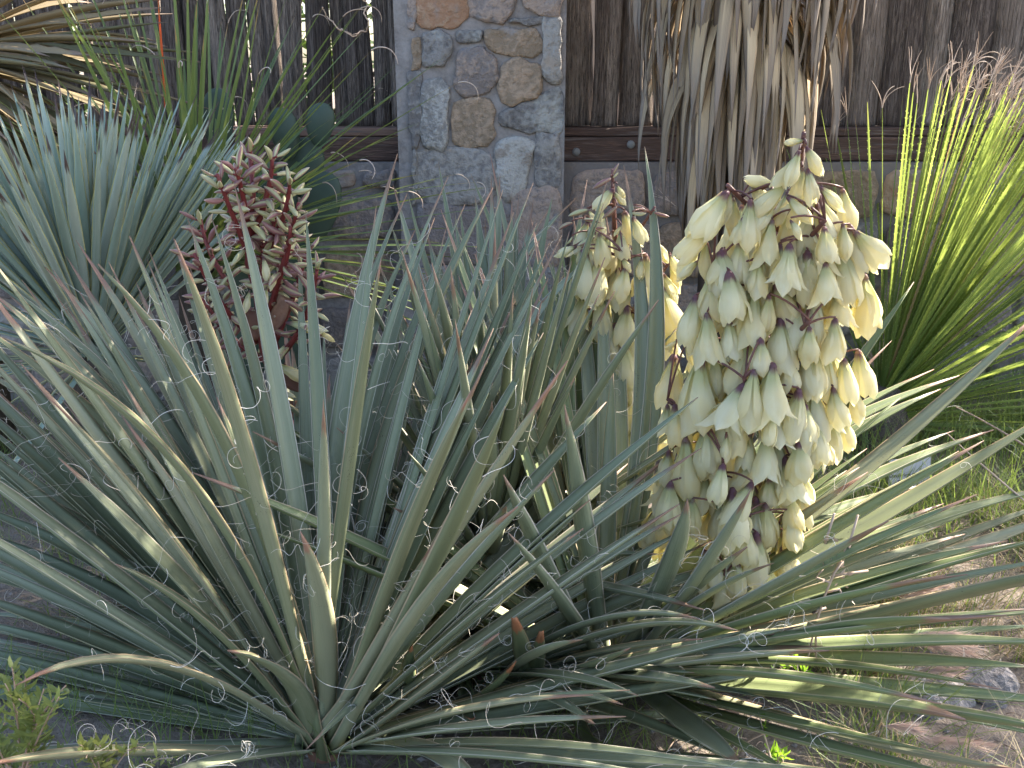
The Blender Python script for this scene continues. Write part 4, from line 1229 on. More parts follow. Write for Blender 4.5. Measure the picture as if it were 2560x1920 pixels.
# ------------------------------------------------------------------ blue-leaved yucca behind, left
def strap(mb, P, width, fold, up=None, teeth=0, twist=0.0, prof=WS, u0=0.0):
    """thin V-folded leaf; two layers so that it has thickness"""
    P = np.asarray(P)
    n = len(P)
    t = np.linspace(0, 1, n)
    W = width * .5 * np.interp(t, WT, prof)
    tan = np.gradient(P, axis=0)
    upv = np.array([0, 0, 1.0]) if up is None else np.asarray(up)
    V, U, F = [], [], []
    frames = []
    pn = None
    for i in range(n):
        d = nrm(tan[i]); N = upv - (upv @ d) * d
        if np.linalg.norm(N) < .12 and pn is not None:
            N = pn - (pn @ d) * d
        N = nrm(N); pn = N
        S = np.cross(d, N)
        tw = twist * t[i] + u0
        N, S = N * math.cos(tw) - S * math.sin(tw), S * math.cos(tw) + N * math.sin(tw)
        frames.append((d, N, S))
        for u, h in ((-1, fold), (0, 0), (1, fold)):
            V.append(P[i] + S * u * W[i] + N * h * W[i]); U.append(((u + 1) / 2, t[i]))
    for i in range(n - 1):
        for k in range(2):
            a = i * 3 + k
            F.append((a, a + 3, a + 4, a + 1))
    mb.add(V, F, U)
    if teeth:
        V, U, F = [], [], []
        for s in (-1, 1):
            for k in range(teeth):
                tt = .06 + .86 * (k + rng.random() * .5) / teeth
                x = tt * (n - 1); i = int(x); f = x - i
                d, N, S = frames[i]
                p = P[i] * (1 - f) + P[i + 1] * f
                wv = W[i] * (1 - f) + W[i + 1] * f
                e = p + S * s * wv + N * fold * wv
                b = len(V)
                V += [e - d * .0022, e + d * .0022, e + S * s * .0030 + d * .0018]
                U += [(1, tt)] * 3
                F.append((b, b + 1, b + 2))
        mb.add(V, F, U)


def tree_yucca(name, base, head_z, label, cat):
    root = thing(name, (base[0], base[1], 0), label, cat)
    off = np.array(root.location)
    mb = MB()
    tube(mb, [(base[0], base[1], -.05), (base[0], base[1], head_z * .5), (base[0], base[1], head_z)], [.075, .07, .05], 10)
    mb.obj('trunk', M['bark'], root, off=off)
    return root, off


HB = at_y(px('D', 560, 690), 2.12)
root, off = tree_yucca('blue_yucca', HB, HB[2], 'stiff blue-green yucca, a fan of narrow dark-tipped leaves behind the left yucca', 'yucca')
tips = [('A', 55, 600), ('A', 115, 590), ('A', 210, 560), ('A', 250, 590), ('A', 397, 540), ('A', 420, 600), ('A', 465, 570), ('A', 485, 590), ('A', 530, 630), ('A', 560, 640), ('A', 605, 620), ('A', 632, 660), ('A', 668, 620), ('A', 708, 580), ('A', 735, 670),
        ('A', 795, 650), ('A', 815, 640), ('A', 830, 650), ('A', 868, 630), ('A', 975, 660), ('A', 1022, 630), ('A', 1068, 640), ('A', 1105, 790), ('A', 1225, 650), ('A', 1350, 770), ('A', 1410, 750), ('A', 0, 880), ('A', 130, 1030), ('A', -60, 700), ('A', 1290, 1120), ('A', 1480, 1000), ('D', -80, 200), ('D', -60, 20), ('A', -80, 1250), ('A', 1000, 760), ('A', 440, 800), ('A', 700, 700)]
for (z, x, y) in tips:
    side = rng.choice((1, 1, -1))
    B = HB + np.array([rng.uniform(-.03, .03), rng.uniform(-.03, .03), rng.uniform(-.03, .05)])
    P = mkpath(B, px(z, x, y), .60, side if 300 < x < 1150 else 1, None, rng.uniform(-.01, .03), 11)
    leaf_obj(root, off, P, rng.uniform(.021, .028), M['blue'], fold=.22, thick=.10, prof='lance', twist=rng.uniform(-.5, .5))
for i in range(230):
    z_ = rng.uniform(-.5, .75) if i > 165 else rng.uniform(.72, 1.0)
    a = i * 2.39996
    r_ = math.sqrt(1 - z_ * z_)
    d = np.array([math.cos(a) * r_, math.sin(a) * r_, z_])
    if (d[1] < -.9 and z_ < .2) or (z_ < .5 and d[0] > .2):
        continue
    B = HB + d * .04
    T = HB + d * rng.uniform(.54, .64)
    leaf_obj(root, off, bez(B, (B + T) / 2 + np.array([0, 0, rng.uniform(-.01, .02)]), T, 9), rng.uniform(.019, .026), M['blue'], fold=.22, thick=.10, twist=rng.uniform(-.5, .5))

# ------------------------------------------------------------------ thin-leaved plant behind left
NB = at_y((490, 650), 2.62)
root, off = tree_yucca('grass_yucca', NB, NB[2] - .03, 'dark green grass tree of long thin spraying leaves, behind the blue yucca and red buds', 'grass tree')
tips = [('A', 2140, 30), ('A', 1915, 40), ('A', 2140, 600), ('A', 1230, -60), ('A', 1535, 440), ('A', 1310, 130), ('A', 1375, 580), ('A', 2070, 1180), ('A', 1990, 1620), ('A', 380, -40), ('A', 330, -20), ('A', 1900, 980), ('A', 1670, 820), ('A', 1600, 740), ('A', 1700, -30), ('A', 1540, 0), ('A', 2200, 130), ('A', 2200, 300), ('A', 2300, 420),
        ('B', 630, 330), ('B', 540, 400), ('B', 700, 490), ('B', 230, 525), ('B', 350, 370), ('A', 1770, 900), ('A', 2133, 790), ('A', 2133, 950), ('A', 2100, 1380), ('A', 1890, 1240), ('B', 60, 1180), ('B', 150, 1090), ('B', 160, 1320), ('B', 100, 1500), ('A', 500, 130), ('A', 545, 130), ('A', 690, 250), ('A', 820, 350), ('A', 1200, 270), ('A', 1150, 150), ('A', 1060, 400), ('B', 450, 1200), ('B', 720, 960), ('B', 380, 1360)]
for i in range(150):
    if i < len(tips):
        z, x, y = tips[i]
        B = NB + np.array([rng.uniform(-.05, .05), rng.uniform(-.04, .04), rng.uniform(-.06, .04)])
        P = mkpath(B, px(z, x, y), rng.uniform(.7, .95), rng.choice((-1, 1)), None, rng.uniform(.0, .05), 13)
    else:
        a = R(rng.uniform(-70, 110)); el = rng.gauss(0, .35)
        d = nrm(np.array([math.sin(a), el, math.cos(a)]))
        B = NB + d * .03
        T = NB + d * rng.uniform(.5, .9)
        P = bez(B, (B + T) / 2 + np.array([0, 0, rng.uniform(0, .05)]), T + np.array([0, 0, -.04]), 12)
    mb = MB()
    strap(mb, P, rng.uniform(.010, .016), .55, u0=rng.uniform(-.4, .4), prof=WS)
    lo = mb.obj('leaf', M['sotol_dim'], root, off=off)
    if rng.random() < .3:
        d = nrm(P[-1] - P[-2]); q = P[-1].copy(); pts = [q]
        ax = nrm(np.array([rng.gauss(0, .4), 1, rng.gauss(0, .4)]))
        for s in range(14):
            an = .0055 * rng.uniform(10, 55) * (1 if P[-1][0] > NB[0] else -1)
            d = nrm(d * math.cos(an) + np.cross(ax, d) * math.sin(an)); q = q + d * .0055; pts.append(q)
        m2 = MB(); tube(m2, pts, np.linspace(.0016, .0006, len(pts)), 4)
        m2.obj('dry_tip', M['curl_tip'], lo, off=off)
mb = MB()
for poly in ([('A', 1910, 40), ('A', 1935, 95), ('A', 1975, 130), ('A', 2000, 170), ('A', 2040, 185), ('A', 2085, 205), ('A', 2125, 200)], [('B', 130, -20), ('B', 165, 30), ('B', 140, 75), ('B', 170, 130), ('B', 160, 190), ('B', 120, 185), ('B', 80, 215), ('B', 40, 190), ('B', 0, 170)]):
    Q = subd([at_y(px(*p), 2.6 + .02 * math.sin(i_ * 1.7)) for i_, p in enumerate(poly)], 40)
    Q += nrng.normal(0, .0012, Q.shape)
    tube(mb, Q, .0018, 4)
mb.obj('dry_tip', M['curl_tip'], root, off=off)
mb = MB()
a, b = at_y(px('A', 985, 640), 2.70), at_y(px('A', 935, -20), 2.72)
strap(mb, bez(a, (a + b) / 2, b, 9), .009, .3, up=(0, -1, 0))
ro = mb.obj('leaf', M['red'], root, off=off); ro['label'] = 'dead leaf glowing orange red against the fence'

# ------------------------------------------------------------------ dry-leaved yucca top left
DB = at_y((-190, 150), 2.75)
root, off = tree_yucca('dry_yucca', DB, DB[2], 'shaggy yucca head of drying olive and brown leaves entering at the top left corner', 'yucca')
tips = [('A', 385, 470), ('A', 930, 320), ('A', 1000, 130), ('A', 430, 410), ('A', 300, 400), ('A', 860, 250), ('A', 700, 40), ('A', 900, 560), ('A', 560, 330), ('A', 470, 790), ('A', 250, 690), ('A', 190, 700), ('A', 330, 860), ('A', 60, 850), ('A', 760, 480)]
for i in range(105):
    if i < len(tips):
        z, x, y = tips[i]
        P = mkpath(DB + np.array([rng.uniform(-.03, .03)] * 3), px(z, x, y), .75, rng.choice((-1, 1)), None, rng.uniform(0, .06), 10)
    else:
        a = R(rng.uniform(45, 172)); el = rng.gauss(0, .5)
        d = nrm(np.array([math.sin(a), el, math.cos(a)]))
        T = DB + d * rng.uniform(.5, .85) + np.array([0, 0, -.05])
        P = bez(DB, DB + d * .35 + np.array([0, 0, rng.uniform(0, .05)]), T, 10)
    leaf_obj(root, off, P, rng.uniform(.022, .034), M['dry'], fold=.35, thick=.07, twist=rng.uniform(-1.2, 1.2))

# ------------------------------------------------------------------ prickly pear
PB = at_y((720, 560), 2.95)
PEAR = thing('prickly_pear', (PB[0], PB[1], 0), 'dark green prickly pear pads before the low wall, left of the pillar', 'cactus')
off = np.array(PEAR.location)
for (cx, cy, ww, hh, tl, dy) in ((545, 305, 80, 165, .05, .02), (712, 335, 76, 130, -.1, .0), (800, 312, 72, 108, .12, -.03), (760, 420, 100, 150, .1, .03), (690, 500, 110, 170, -.1, .02), (800, 520, 100, 180, .2, .0), (740, 650, 120, 200, 0, .03), (560, 480, 100, 190, .05, .03), (600, 650, 120, 200, 0, .04), (720, 830, 130, 220, .0, .03), (620, 850, 120, 220, .0, .05)):
    c = at_y((cx, cy), PB[1] + dy)
    s = depth(c) / FPX
    mb = MB(); V, F = [], []
    n, m_ = 10, 16
    for i in range(n + 1):
        ph = math.pi * i / n
        for k in range(m_):
            th = 2 * math.pi * k / m_
            x_ = math.sin(ph) * math.cos(th); y_ = math.sin(ph) * math.sin(th); z_ = math.cos(ph)
            wd = ww * s * .5 * (1 + .22 * z_)
            V.append((c[0] + x_ * wd + z_ * tl * hh * s * .5, c[1] + y_ * .016, c[2] + z_ * hh * s * .5))
    for i in range(n):
        for k in range(m_):
            F.append((i * m_ + k, (i + 1) * m_ + k, (i + 1) * m_ + (k + 1) % m_, i * m_ + (k + 1) % m_))
    mb.add(V, F)
    mb.obj('pad', M['pear'], PEAR, off=off)

# ------------------------------------------------------------------ thatched trunk
TX = at_y((1850, 100), 2.86)
TH = thing('thatched_yucca', (TX[0], TX[1], 0), 'yucca trunk thatched in hanging dead straw-coloured leaves, before the fence right of the pillar', 'yucca')
off = np.array(TH.location)
mb = MB()
tube(mb, [(TX[0], TX[1], -.05), (TX[0], TX[1], .6), (TX[0], TX[1], 1.3), (TX[0], TX[1], 2.0)], [.085, .075, .085, .09], 12)
mb.obj('trunk', M['bark'], TH, off=off)
for i in range(300):
    z0 = .92 + (1.86 - .92) * (i / 300) ** .9 + rng.uniform(-.04, .04)
    a = R(-90 + rng.uniform(-105, 105))
    k = np.interp(z0, [.9, 1.2, 1.9], [.13, .24, .37]) * rng.uniform(.65, 1.05)
    L = rng.uniform(.34, .50)
    dr = np.array([math.cos(a), math.sin(a), 0])
    c0 = np.array([TX[0], TX[1], z0])
    B = c0 + dr * .075
    T = c0 + dr * k * rng.uniform(.75, 1.15) + np.array([rng.uniform(-.03, .03), 0, -L])
    Mi = c0 + dr * (k * 1.15) + np.array([0, 0, -.02])
    P = bez(B, Mi, T, 12)
    P[:, 0] += np.linspace(0, 1, 12) * rng.uniform(-.02, .02)
    lo = leaf_obj(TH, off, P, rng.uniform(.024, .044), M['thatch'], fold=rng.uniform(-.3, .4), thick=.05, twist=rng.uniform(-1.0, 1.0), name='dead_leaf', up=dr + np.array([0, 0, .15]), wav=.12, seed=i)
for i in range(90):
    e = R(rng.uniform(-10, 85)); a = i * 2.39996
    d = np.array([math.cos(a) * math.cos(e), math.sin(a) * math.cos(e), math.sin(e)])
    c0 = np.array([TX[0], TX[1], 2.0])
    T = c0 + d * rng.uniform(.6, .75)
    leaf_obj(TH, off, bez(c0 + d * .05, (c0 + T) / 2, T, 8), .033, M['yucca'], fold=.3, thick=.1)

# ------------------------------------------------------------------ sotol on the right
SB = ground(px('F', 1245, 1235), 0.0)
SO = thing('sotol', (SB[0], SB[1], 0), 'sunlit yellow-green sotol with saw-toothed thin leaves and frayed tan tips, far right', 'sotol')
off = np.array(SO.location)
mb = MB(); tube(mb, [SB + np.array([0, 0, -.05]), SB + np.array([0, 0, .1]), SB + np.array([0, 0, .2])], [.10, .09, .05], 10)
mb.obj('stem', M['bark'], SO, off=off)
loose = [('C', 905, 745), ('C', 930, 650), ('C', 1020, 770), ('C', 1080, 660), ('C', 1130, 680), ('C', 1205, 605), ('C', 1240, 820), ('C', 1200, 890), ('C', 1415, 565), ('C', 745, 785), ('C', 785, 750), ('C', 705, 825), ('C', 510, 875), ('C', 570, 855), ('C', 285, 940), ('C', 265, 1010), ('C', 150, 1140), ('C', 140, 1210), ('C', 50, 1205), ('C', 5, 1220), ('C', 80, 1295), ('C', 270, 1210), ('C', 1330, 1090), ('C', 1300, 900)]
for i in range(285):
    if i < len(loose):
        z, x, y = loose[i]
        P = mkpath(SB + np.array([rng.uniform(-.03, .03), rng.uniform(-.03, .03), .15]), px(z, x, y), rng.uniform(.85, 1.0), 1, None, rng.uniform(0, .02), 16)
        dense = False
    else:
        r_ = rng.random()
        if r_ < .62: a = rng.gauss(22, 10); el = rng.gauss(.05, .16)
        elif r_ < .86: a = rng.gauss(46, 13); el = rng.gauss(-.0, .4)
        else: a = rng.uniform(55, 100); el = rng.gauss(.0, .45)
        a = R(a)
        d = nrm(np.array([math.sin(a), el, math.cos(a)]))
        B = SB + np.array([d[0] * .05, d[1] * .05, .08 + .12 * max(0, d[2])])
        T = B + d * rng.uniform(.78, .93)
        T[2] = max(T[2], .03)
        P = bez(B, (B + T) / 2 + np.array([0, 0, rng.uniform(-.01, .04)]), T, 16)
        dense = True
    mb = MB()
    strap(mb, P, rng.uniform(.0065, .0105), .5, teeth=34, twist=rng.uniform(-1.2, 1.2), u0=rng.uniform(-1, 1), prof=np.array([1.5, 1.15, 1, 1, .95, .9, .8, .66, .5, .16]))
    dead = dense and rng.random() < .04
    lo = mb.obj('leaf', M['sotol_dead'] if dead else M['sotol'], SO, off=off)
    if dense or rng.random() < .3:
        m2 = MB()
        for q_ in range(rng.randint(2, 4)):
            d = nrm(P[-1] - P[-2]); q = P[-1] - d * .012; pts = [q]
            ax = nrm(np.array([rng.gauss(0, .6), 1, rng.gauss(0, .6)]))
            kk = rng.gauss(0, 9) + 6
            for s in range(9):
                an = .011 * kk
                d = nrm(d * math.cos(an) + np.cross(ax, d) * math.sin(an) + np.array([rng.gauss(0, .05), rng.gauss(0, .05), 0])); q = q + d * .011 * rng.uniform(.7, 1); pts.append(q)
            tube(m2, pts, np.linspace(.0016, .0005, len(pts)), 4, cap=False)
        m2.obj('frayed_tip', M['curl_tip'], lo, off=off)

# ------------------------------------------------------------------ plant label
LB = at_y(px('F', 1455, 1395), 2.32)
CARD = thing('plant_label', (LB[0], LB[1], 0), 'small pale plant label with dark handwriting standing in the grass before the sotol', 'label')
off = np.array(CARD.location)
s = depth(LB) / FPX * .42194
hw, hh = 122 * s, 100 * s
tl = R(5.5)


def cpt(u, v, d=0.0):
    x, z = u * hw, v * hh
    return (LB[0] + x * math.cos(tl) - z * math.sin(tl) * .3, LB[1] + .2 * z - d, LB[2] + x * math.sin(tl) + z)


mb = MB()
V = [cpt(-1, -1), cpt(1, -1), cpt(1, 1), cpt(-1, 1), cpt(-1, -1, -.003), cpt(1, -1, -.003), cpt(1, 1, -.003), cpt(-1, 1, -.003)]
mb.add(V, [(0, 1, 2, 3), (7, 6, 5, 4), (0, 4, 5, 1), (1, 5, 6, 2), (2, 6, 7, 3), (3, 7, 4, 0)])
card = mb.obj('card', M['card'], CARD, smooth=False, off=off)
for txt, v, sz in (('Dasylirion texanum', -.02, .30), ('Texas Sotol', -.42, .30)):
    cu = bpy.data.curves.new('lettering', 'FONT')
    cu.body = txt; cu.size = sz * hh; cu.align_x = 'CENTER'; cu.space_character = 1.02; cu.extrude = .0002
    tmp = bpy.data.objects.new('tmp', cu); C.objects.link(tmp)
    bpy.context.view_layer.update()
    me = bpy.data.meshes.new_from_object(tmp.evaluated_get(bpy.context.evaluated_depsgraph_get()))
    bpy.data.objects.remove(tmp)
    for vv in me.vertices:
        vv.co = Vector(np.array(cpt(vv.co.x / hw, v + vv.co.y / hh, .0012 + vv.co.z)) - off)
    me.materials.clear(); me.materials.append(M['ink'])
    o = bpy.data.objects.new('lettering', me); C.objects.link(o); o.parent = card
mb = MB()
tube(mb, [(LB[0], LB[1] + .008, -.06), (LB[0], LB[1] + .008, LB[2] * .5), (LB[0], LB[1] + .006, LB[2])], .004, 6)
mb.obj('stake', M['steel'], CARD, off=off)

# ------------------------------------------------------------------ rocks
def rock(z, x, y, rx, rz, label, seed, flat=.7):
    c = ground(px(z, x, y))
    s = depth(c) / FPX * .42194
    mb = MB(); V, F = [], []
    n, m_ = 12, 18
    for i in range(n + 1):
        ph = math.pi * i / n
        for k in range(m_):
            th = 2 * math.pi * k / m_
            d = np.array([math.sin(ph) * math.cos(th), math.sin(ph) * math.sin(th), math.cos(ph)])
            # a few cleavage planes make facets
            r_ = 1.0
            for q in range(9):
                r3 = random.Random(seed * 31 + q)
                pn = nrm(np.array([r3.gauss(0, 1), r3.gauss(0, 1), r3.gauss(0, 1)]))
                dd = d @ pn
                if dd > .05:
                    r_ = min(r_, r3.uniform(.62, .85) / dd)
            r_ *= 1 + .04 * mn.noise(Vector(d * 4 + seed))
            V.append((c[0] + d[0] * rx * s * r_, c[1] + d[1] * rx * s * r_ * .8, c[2] + d[2] * rz * s * r_ + rz * s * .25))
    for i in range(n):
        for k in range(m_):
            F.append((i * m_ + k, (i + 1) * m_ + k, (i + 1) * m_ + (k + 1) % m_, i * m_ + (k + 1) % m_))
    mb.add(V, F)
    tag(mb.obj('rock', M['rock'], smooth=False), label, 'rock', 'rocks on the bare soil')


rock('I', 1890, 1215, 200, 165, 'blocky grey rock on bare soil at the right edge', 3)
rock('I', 1560, 1260, 270, 130, 'broad flat grey rock among seed-head grass, left of the blocky rock', 8)
rock('I', 1680, 1300, 70, 40, 'small brown stone at the foot of the broad flat rock', 12)
rock('I', 1960, 1290, 90, 40, 'small low stone in front of the blocky rock', 17)

# ------------------------------------------------------------------ grass
def blade(mb, p, h, lean, az, wd, curl=.3, n=5):
    d = np.array([math.cos(az), math.sin(az), 0])
    sx = np.array([-math.sin(az), math.cos(az), 0])
    V, U, F = [], [], []
    for i in range(n):
        t = i / (n - 1)
        c = p + d * (lean * h * t * (1 + curl * t)) + np.array([0, 0, h * t * (1 - .35 * lean * t)])
        w_ = wd * (1 - t) ** .7 * .5
        V += [c - sx * w_, c + sx * w_]; U += [(0, t), (1, t)]
    for i in range(n - 1):
        F.append((2 * i, 2 * i + 1, 2 * i + 3, 2 * i + 2))
    mb.add(V, F, U)


CLEAR = []
for (zz, xx, yy, rr) in (('I', 1890, 1250, .16), ('I', 1560, 1270, .15), ('I', 1960, 1420, .16), ('I', 1700, 1400, .14), ('I', 2050, 1560, .15)):
    gp = ground(px(zz, xx, yy))
    CLEAR.append((gp[0], gp[1], rr))


def meadow(label, mat, n, zone, hr, wd, clump=.0):
    mb = MB()
    k = 0
    while k < n:
        p = zone()
        if p is None:
            continue
        if any(np.hypot(p[0] - a, (p[1] - b) * 1.0) < c for a, b, c in CLEAR):
            continue
        cl = mn.noise(Vector((p[0] * 3.3, p[1] * 3.3, 4.0))) + .5 * mn.noise(Vector((p[0] * 9, p[1] * 9, 1)))
        if cl < clump + rng.uniform(-.25, .25):
            k += .2
            continue
        p[2] = ground_z(p[0], p[1]) - .004
        blade(mb, p, rng.uniform(*hr), rng.uniform(.1, 1.0), rng.uniform(0, 6.28), rng.uniform(*wd), rng.uniform(0, .8))
        k += 1
    o = mb.obj('grass', mat)
    return tag(o, label, 'grass', kind='stuff')


def zr():
    return np.array([rng.uniform(.5, 2.2), rng.uniform(1.15, 3.1), 0])


def zl():
    return np.array([rng.uniform(-1.9, .4), rng.uniform(.9, 3.1), 0])


meadow('green grass growing through the soil on the right', M['grassg'], 8500, zr, (.05, .18), (.0016, .0032), -.05)
meadow('dry straw grass mixed into the green on the right', M['grassd'], 4000, zr, (.05, .20), (.0014, .0028), .05)
meadow('straw-coloured grass over the bare soil at the bottom right', M['grassd'], 2600, lambda: np.array([rng.uniform(.6, 1.7), rng.uniform(1.0, 2.1), 0]), (.05, .17), (.0014, .0028), -.2)
meadow('tall mixed grass round the foot of the sotol', M['grassg'], 3200, lambda: np.array([rng.uniform(.75, 2.3), rng.uniform(2.0, 3.1), 0]), (.12, .34), (.0022, .004), -.3)
meadow('sparse green grass under the left yucca', M['grassg'], 7000, zl, (.05, .17), (.0016, .003), -.15)


def seed_grass(z, x, y, heads, label, dry=True, h=.3):
    c = ground(px(z, x, y))
    root = thing('seed_grass', (c[0], c[1], 0), label, 'grass', 'seed-head grass clumps')
    off = np.array(root.location)
    mb = MB()
    for _ in range(60):
        blade(mb, c + np.array([rng.gauss(0, .03), rng.gauss(0, .03), 0]), rng.uniform(.1, .24), rng.uniform(.2, 1.0), rng.uniform(0, 6.28), rng.uniform(.0018, .0032), .5)
    o = mb.obj('blades', M['grassg'], root, off=off); o['kind'] = 'stuff'
    for (z1, x1, y1, x2, y2) in heads:
        a = at_y(px(z1, x1, y1), c[1] - rng.uniform(0, .08)); b = at_y(px(z1, x2, y2), c[1] - rng.uniform(0, .1))
        B = c + np.array([rng.gauss(0, .02), rng.gauss(0, .02), 0])
        mb = MB()
        tube(mb, bez(B, (B + a) / 2 + np.array([0, 0, .05]), a, 9), np.linspace(.0017, .0010, 9), 4, mi=1)
        ax = bez(a, (a + b) / 2 + np.array([0, 0, .010]), b, 14)
        d = nrm(b - a)
        for k in range(170):
            t = rng.random(); i = min(int(t * 13), 12)
            p = ax[i] + (ax[i + 1] - ax[i]) * (t * 13 - i)
            e = nrm(d * rng.uniform(1.6, 3) + np.array([rng.gauss(0, .5), rng.gauss(0, .5), rng.gauss(0, .5) - .1]))
            L = rng.uniform(.016, .042)
            sd = nrm(np.cross(e, [0.1, 1, .2])) * .0009
            mb.add([p - sd, p + sd, p + e * L], [(0, 1, 2)])
        mb.obj('seed_head', [M['plume'], M['grassd']], root, off=off)


seed_grass('I', 1150, 1060, [('I', 1380, 640, 1700, 640), ('I', 1420, 650, 1650, 590), ('I', 1350, 600, 1450, 560)], 'clump of grass with pink-tan seed heads between the long lit leaves')
seed_grass('I', 1220, 1240, [('I', 1400, 900, 1850, 950), ('I', 1480, 870, 1780, 880), ('I', 1500, 930, 1800, 980), ('I', 1540, 1020, 1730, 1050), ('I', 1400, 1120, 1740, 1110), ('I', 1480, 1090, 1700, 1090)], 'clump of grass arching pale seed heads over the broad flat rock')
seed_grass('I', 1350, 1600, [('I', 1500, 1480, 1920, 1520), ('I', 1520, 1500, 1850, 1540), ('I', 1300, 1410, 1480, 1440)], 'clump of grass with seed heads lying over the lowest leaf at bottom right')


# ------------------------------------------------------------------ small plants
def leaflet(mb, p, d, L, wd, up):
    d = nrm(d); s = nrm(np.cross(d, up)); N = np.cross(s, d)
    V = [p, p + d * L * .35 + s * wd, p + d * L * .35 - s * wd, p + d * L * .72 + s * wd * .8, p + d * L * .72 - s * wd * .8, p + d * L + N * L * .1, p + d * L * .4 - N * wd * .4]
    mb.add(V, [(0, 1, 6), (0, 6, 2), (1, 3, 6), (6, 4, 2), (6, 3, 5), (6, 5, 4)])


def herb(name, base, stems, label, cat, lm, group=None, llen=(.012, .022), ln=22):
    root = thing(name, (base[0], base[1], max(0, base[2] - .0)), label, cat, group)
    off = np.array(root.location)
    mbs, mbl = MB(), MB()
    for (tipp, k) in stems:
        P = bez(base, (base + tipp) / 2 + np.array([rng.gauss(0, .02), rng.gauss(0, .02), .02]), tipp, 9)
        tube(mbs, P, np.linspace(.0016, .0008, 9), 4)
        for j in range(k):
            t = .25 + .75 * j / k; s_ = t * 8; i = min(int(s_), 7)
            p = P[i] + (P[i + 1] - P[i]) * (s_ - i)
            d = nrm(P[i + 1] - P[i])
            o = nrm(np.array([rng.gauss(0, 1), rng.gauss(0, 1), rng.gauss(.3, .6)]))
            leaflet(mbl, p, d * .8 + o, rng.uniform(*llen) * (1.0 if t > .8 else 1.15), rng.uniform(.002, .0036), o + np.array([.1, .2, 1]))
    mbs.obj('stems', M['twig'], root, off=off)
    o = mbl.obj('leaves', lm, root, off=off); o['kind'] = 'stuff'
    return root


sb = np.array(at_y(px('G', 120, 1750), .95)); sb[2] = max(sb[2], 0.0)
stems = [(at_y(px('G', x, y), .95 + rng.uniform(-.06, .08)), 26) for x, y in ((70, 1060), (30, 1160), (150, 1110), (110, 1250), (260, 1190), (390, 1170), (350, 1240), (30, 1390), (120, 1400), (200, 1340), (320, 1480), (250, 1560), (380, 1590), (60, 1540), (-30, 1300), (180, 1500), (-60, 1480), (300, 1300))]
herb('shrub', sb, stems, 'small shrub with tiny yellow-green leaves on tan twigs, bottom left corner', 'shrub', M['shrub'])
sb = np.array(at_y(px('G', 620, 1800), 1.0)); sb[2] = max(sb[2], 0.0)
stems = [(at_y(px('G', x, y), 1.0 + rng.uniform(-.05, .05)), 16) for x, y in ((470, 1520), (590, 1530), (560, 1590), (510, 1600), (820, 1510), (860, 1540), (1020, 1600))]
herb('shrub', sb, stems, 'low sprig of tiny yellow leaves along the bottom edge, left of centre', 'shrub', M['shrub'])
for (z, x, y, tips_, lab) in (('I', 700, 1230, ((760, 1060), (850, 1080), (770, 1150), (700, 1130), (730, 960), (640, 1090)), 'bright green weed between the sprawling leaves under the cream flowers'),
                              ('I', 660, 1700, ((690, 1560), (640, 1600), (720, 1600), (560, 1330)), 'small green weed at the bottom edge under the lowest leaves'),
                              ('H', 1640, 420, ((1620, 200), (1700, 180), (1660, 120), (1600, 260)), 'small green weed climbing among upright leaves left of the cream flowers'),
                              ('I', 720, 200, ((780, 60), (740, 110), (660, 150), (790, 110)), 'green sprig beside the lower right cream flowers'),
                              ('I', 990, 420, ((1070, 300), (1100, 250), (985, 370), (1020, 280)), 'green shoot on the dry twig among the right-hand leaves')):
    Y = ground(px(z, x, y))[1] * .93
    b = at_y(px(z, x, y), Y); b[2] = max(b[2], .0)
    herb('weed', b, [(at_y(px(z, tx, ty), Y + rng.uniform(-.02, .02)), 9) for tx, ty in tips_], lab, 'weed', M['weed'], 'small green weeds')
# dry twig
Yt = C2[1] - .12
b = at_y(px('I', 900, 800), Yt)
tw = thing('dry_twig', (b[0], b[1], 0), 'dead tan twig standing among the right-hand yucca leaves', 'twig')
mb = MB()
for (pts) in ([(900, 1000), (900, 800), (960, 620), (1010, 500), (1060, 430)], [(955, 330), (1010, 150)], [(1010, 500), (1110, 290), (1150, 160)], [(960, 620), (1040, 600), (1060, 640)], [(985, 560), (900, 530), (940, 480)], [(1000, 520), (1210, 490)], [(920, 720), (880, 740), (960, 710)], [(1060, 430), (1100, 330)]):
    tube(mb, [at_y(px('I', x, y), Yt + rng.uniform(-.006, .006)) for x, y in pts], .0022, 5)
tube(mb, [b, (b[0], b[1] + .05, .0)], .002, 5)
for _ in range(26):
    p = at_y(px('I', rng.gauss(1030, 60), rng.gauss(480, 90)), Yt)
    leaflet(mb, p, np.array([rng.gauss(0, 1), rng.gauss(0, 1), rng.gauss(0, 1)]), rng.uniform(.008, .016), .003, np.array([.1, .9, .4]))
mb.obj('stem', M['twig'], tw, off=np.array(tw.location))

for (p0, p1, p2, Yd, lab) in ((('F', 1730, 990), ('F', 1930, 1080), ('F', 2250, 1290), 2.0, 'upper of two long grey dead stalks leaning across the grass at the right edge'),
                              (('F', 1680, 1150), ('F', 1850, 1310), ('F', 2250, 1640), 1.95, 'lower of two long grey dead stalks leaning across the grass at the right edge')):
    a, m_, b = at_y(px(*p0), Yd + .1), at_y(px(*p1), Yd), at_y(px(*p2), Yd - .1)
    g0 = np.array([b[0] + .15, b[1] - .03, 0.0])
    st_ = thing('dead_stalk', tuple(g0), lab, 'stalk')
    mb = MB(); tube(mb, np.vstack([bez(a, m_, b, 14), g0]), np.linspace(.0014, .0026, 15), 5)
    mb.obj('stem', M['twig'], st_, off=g0)

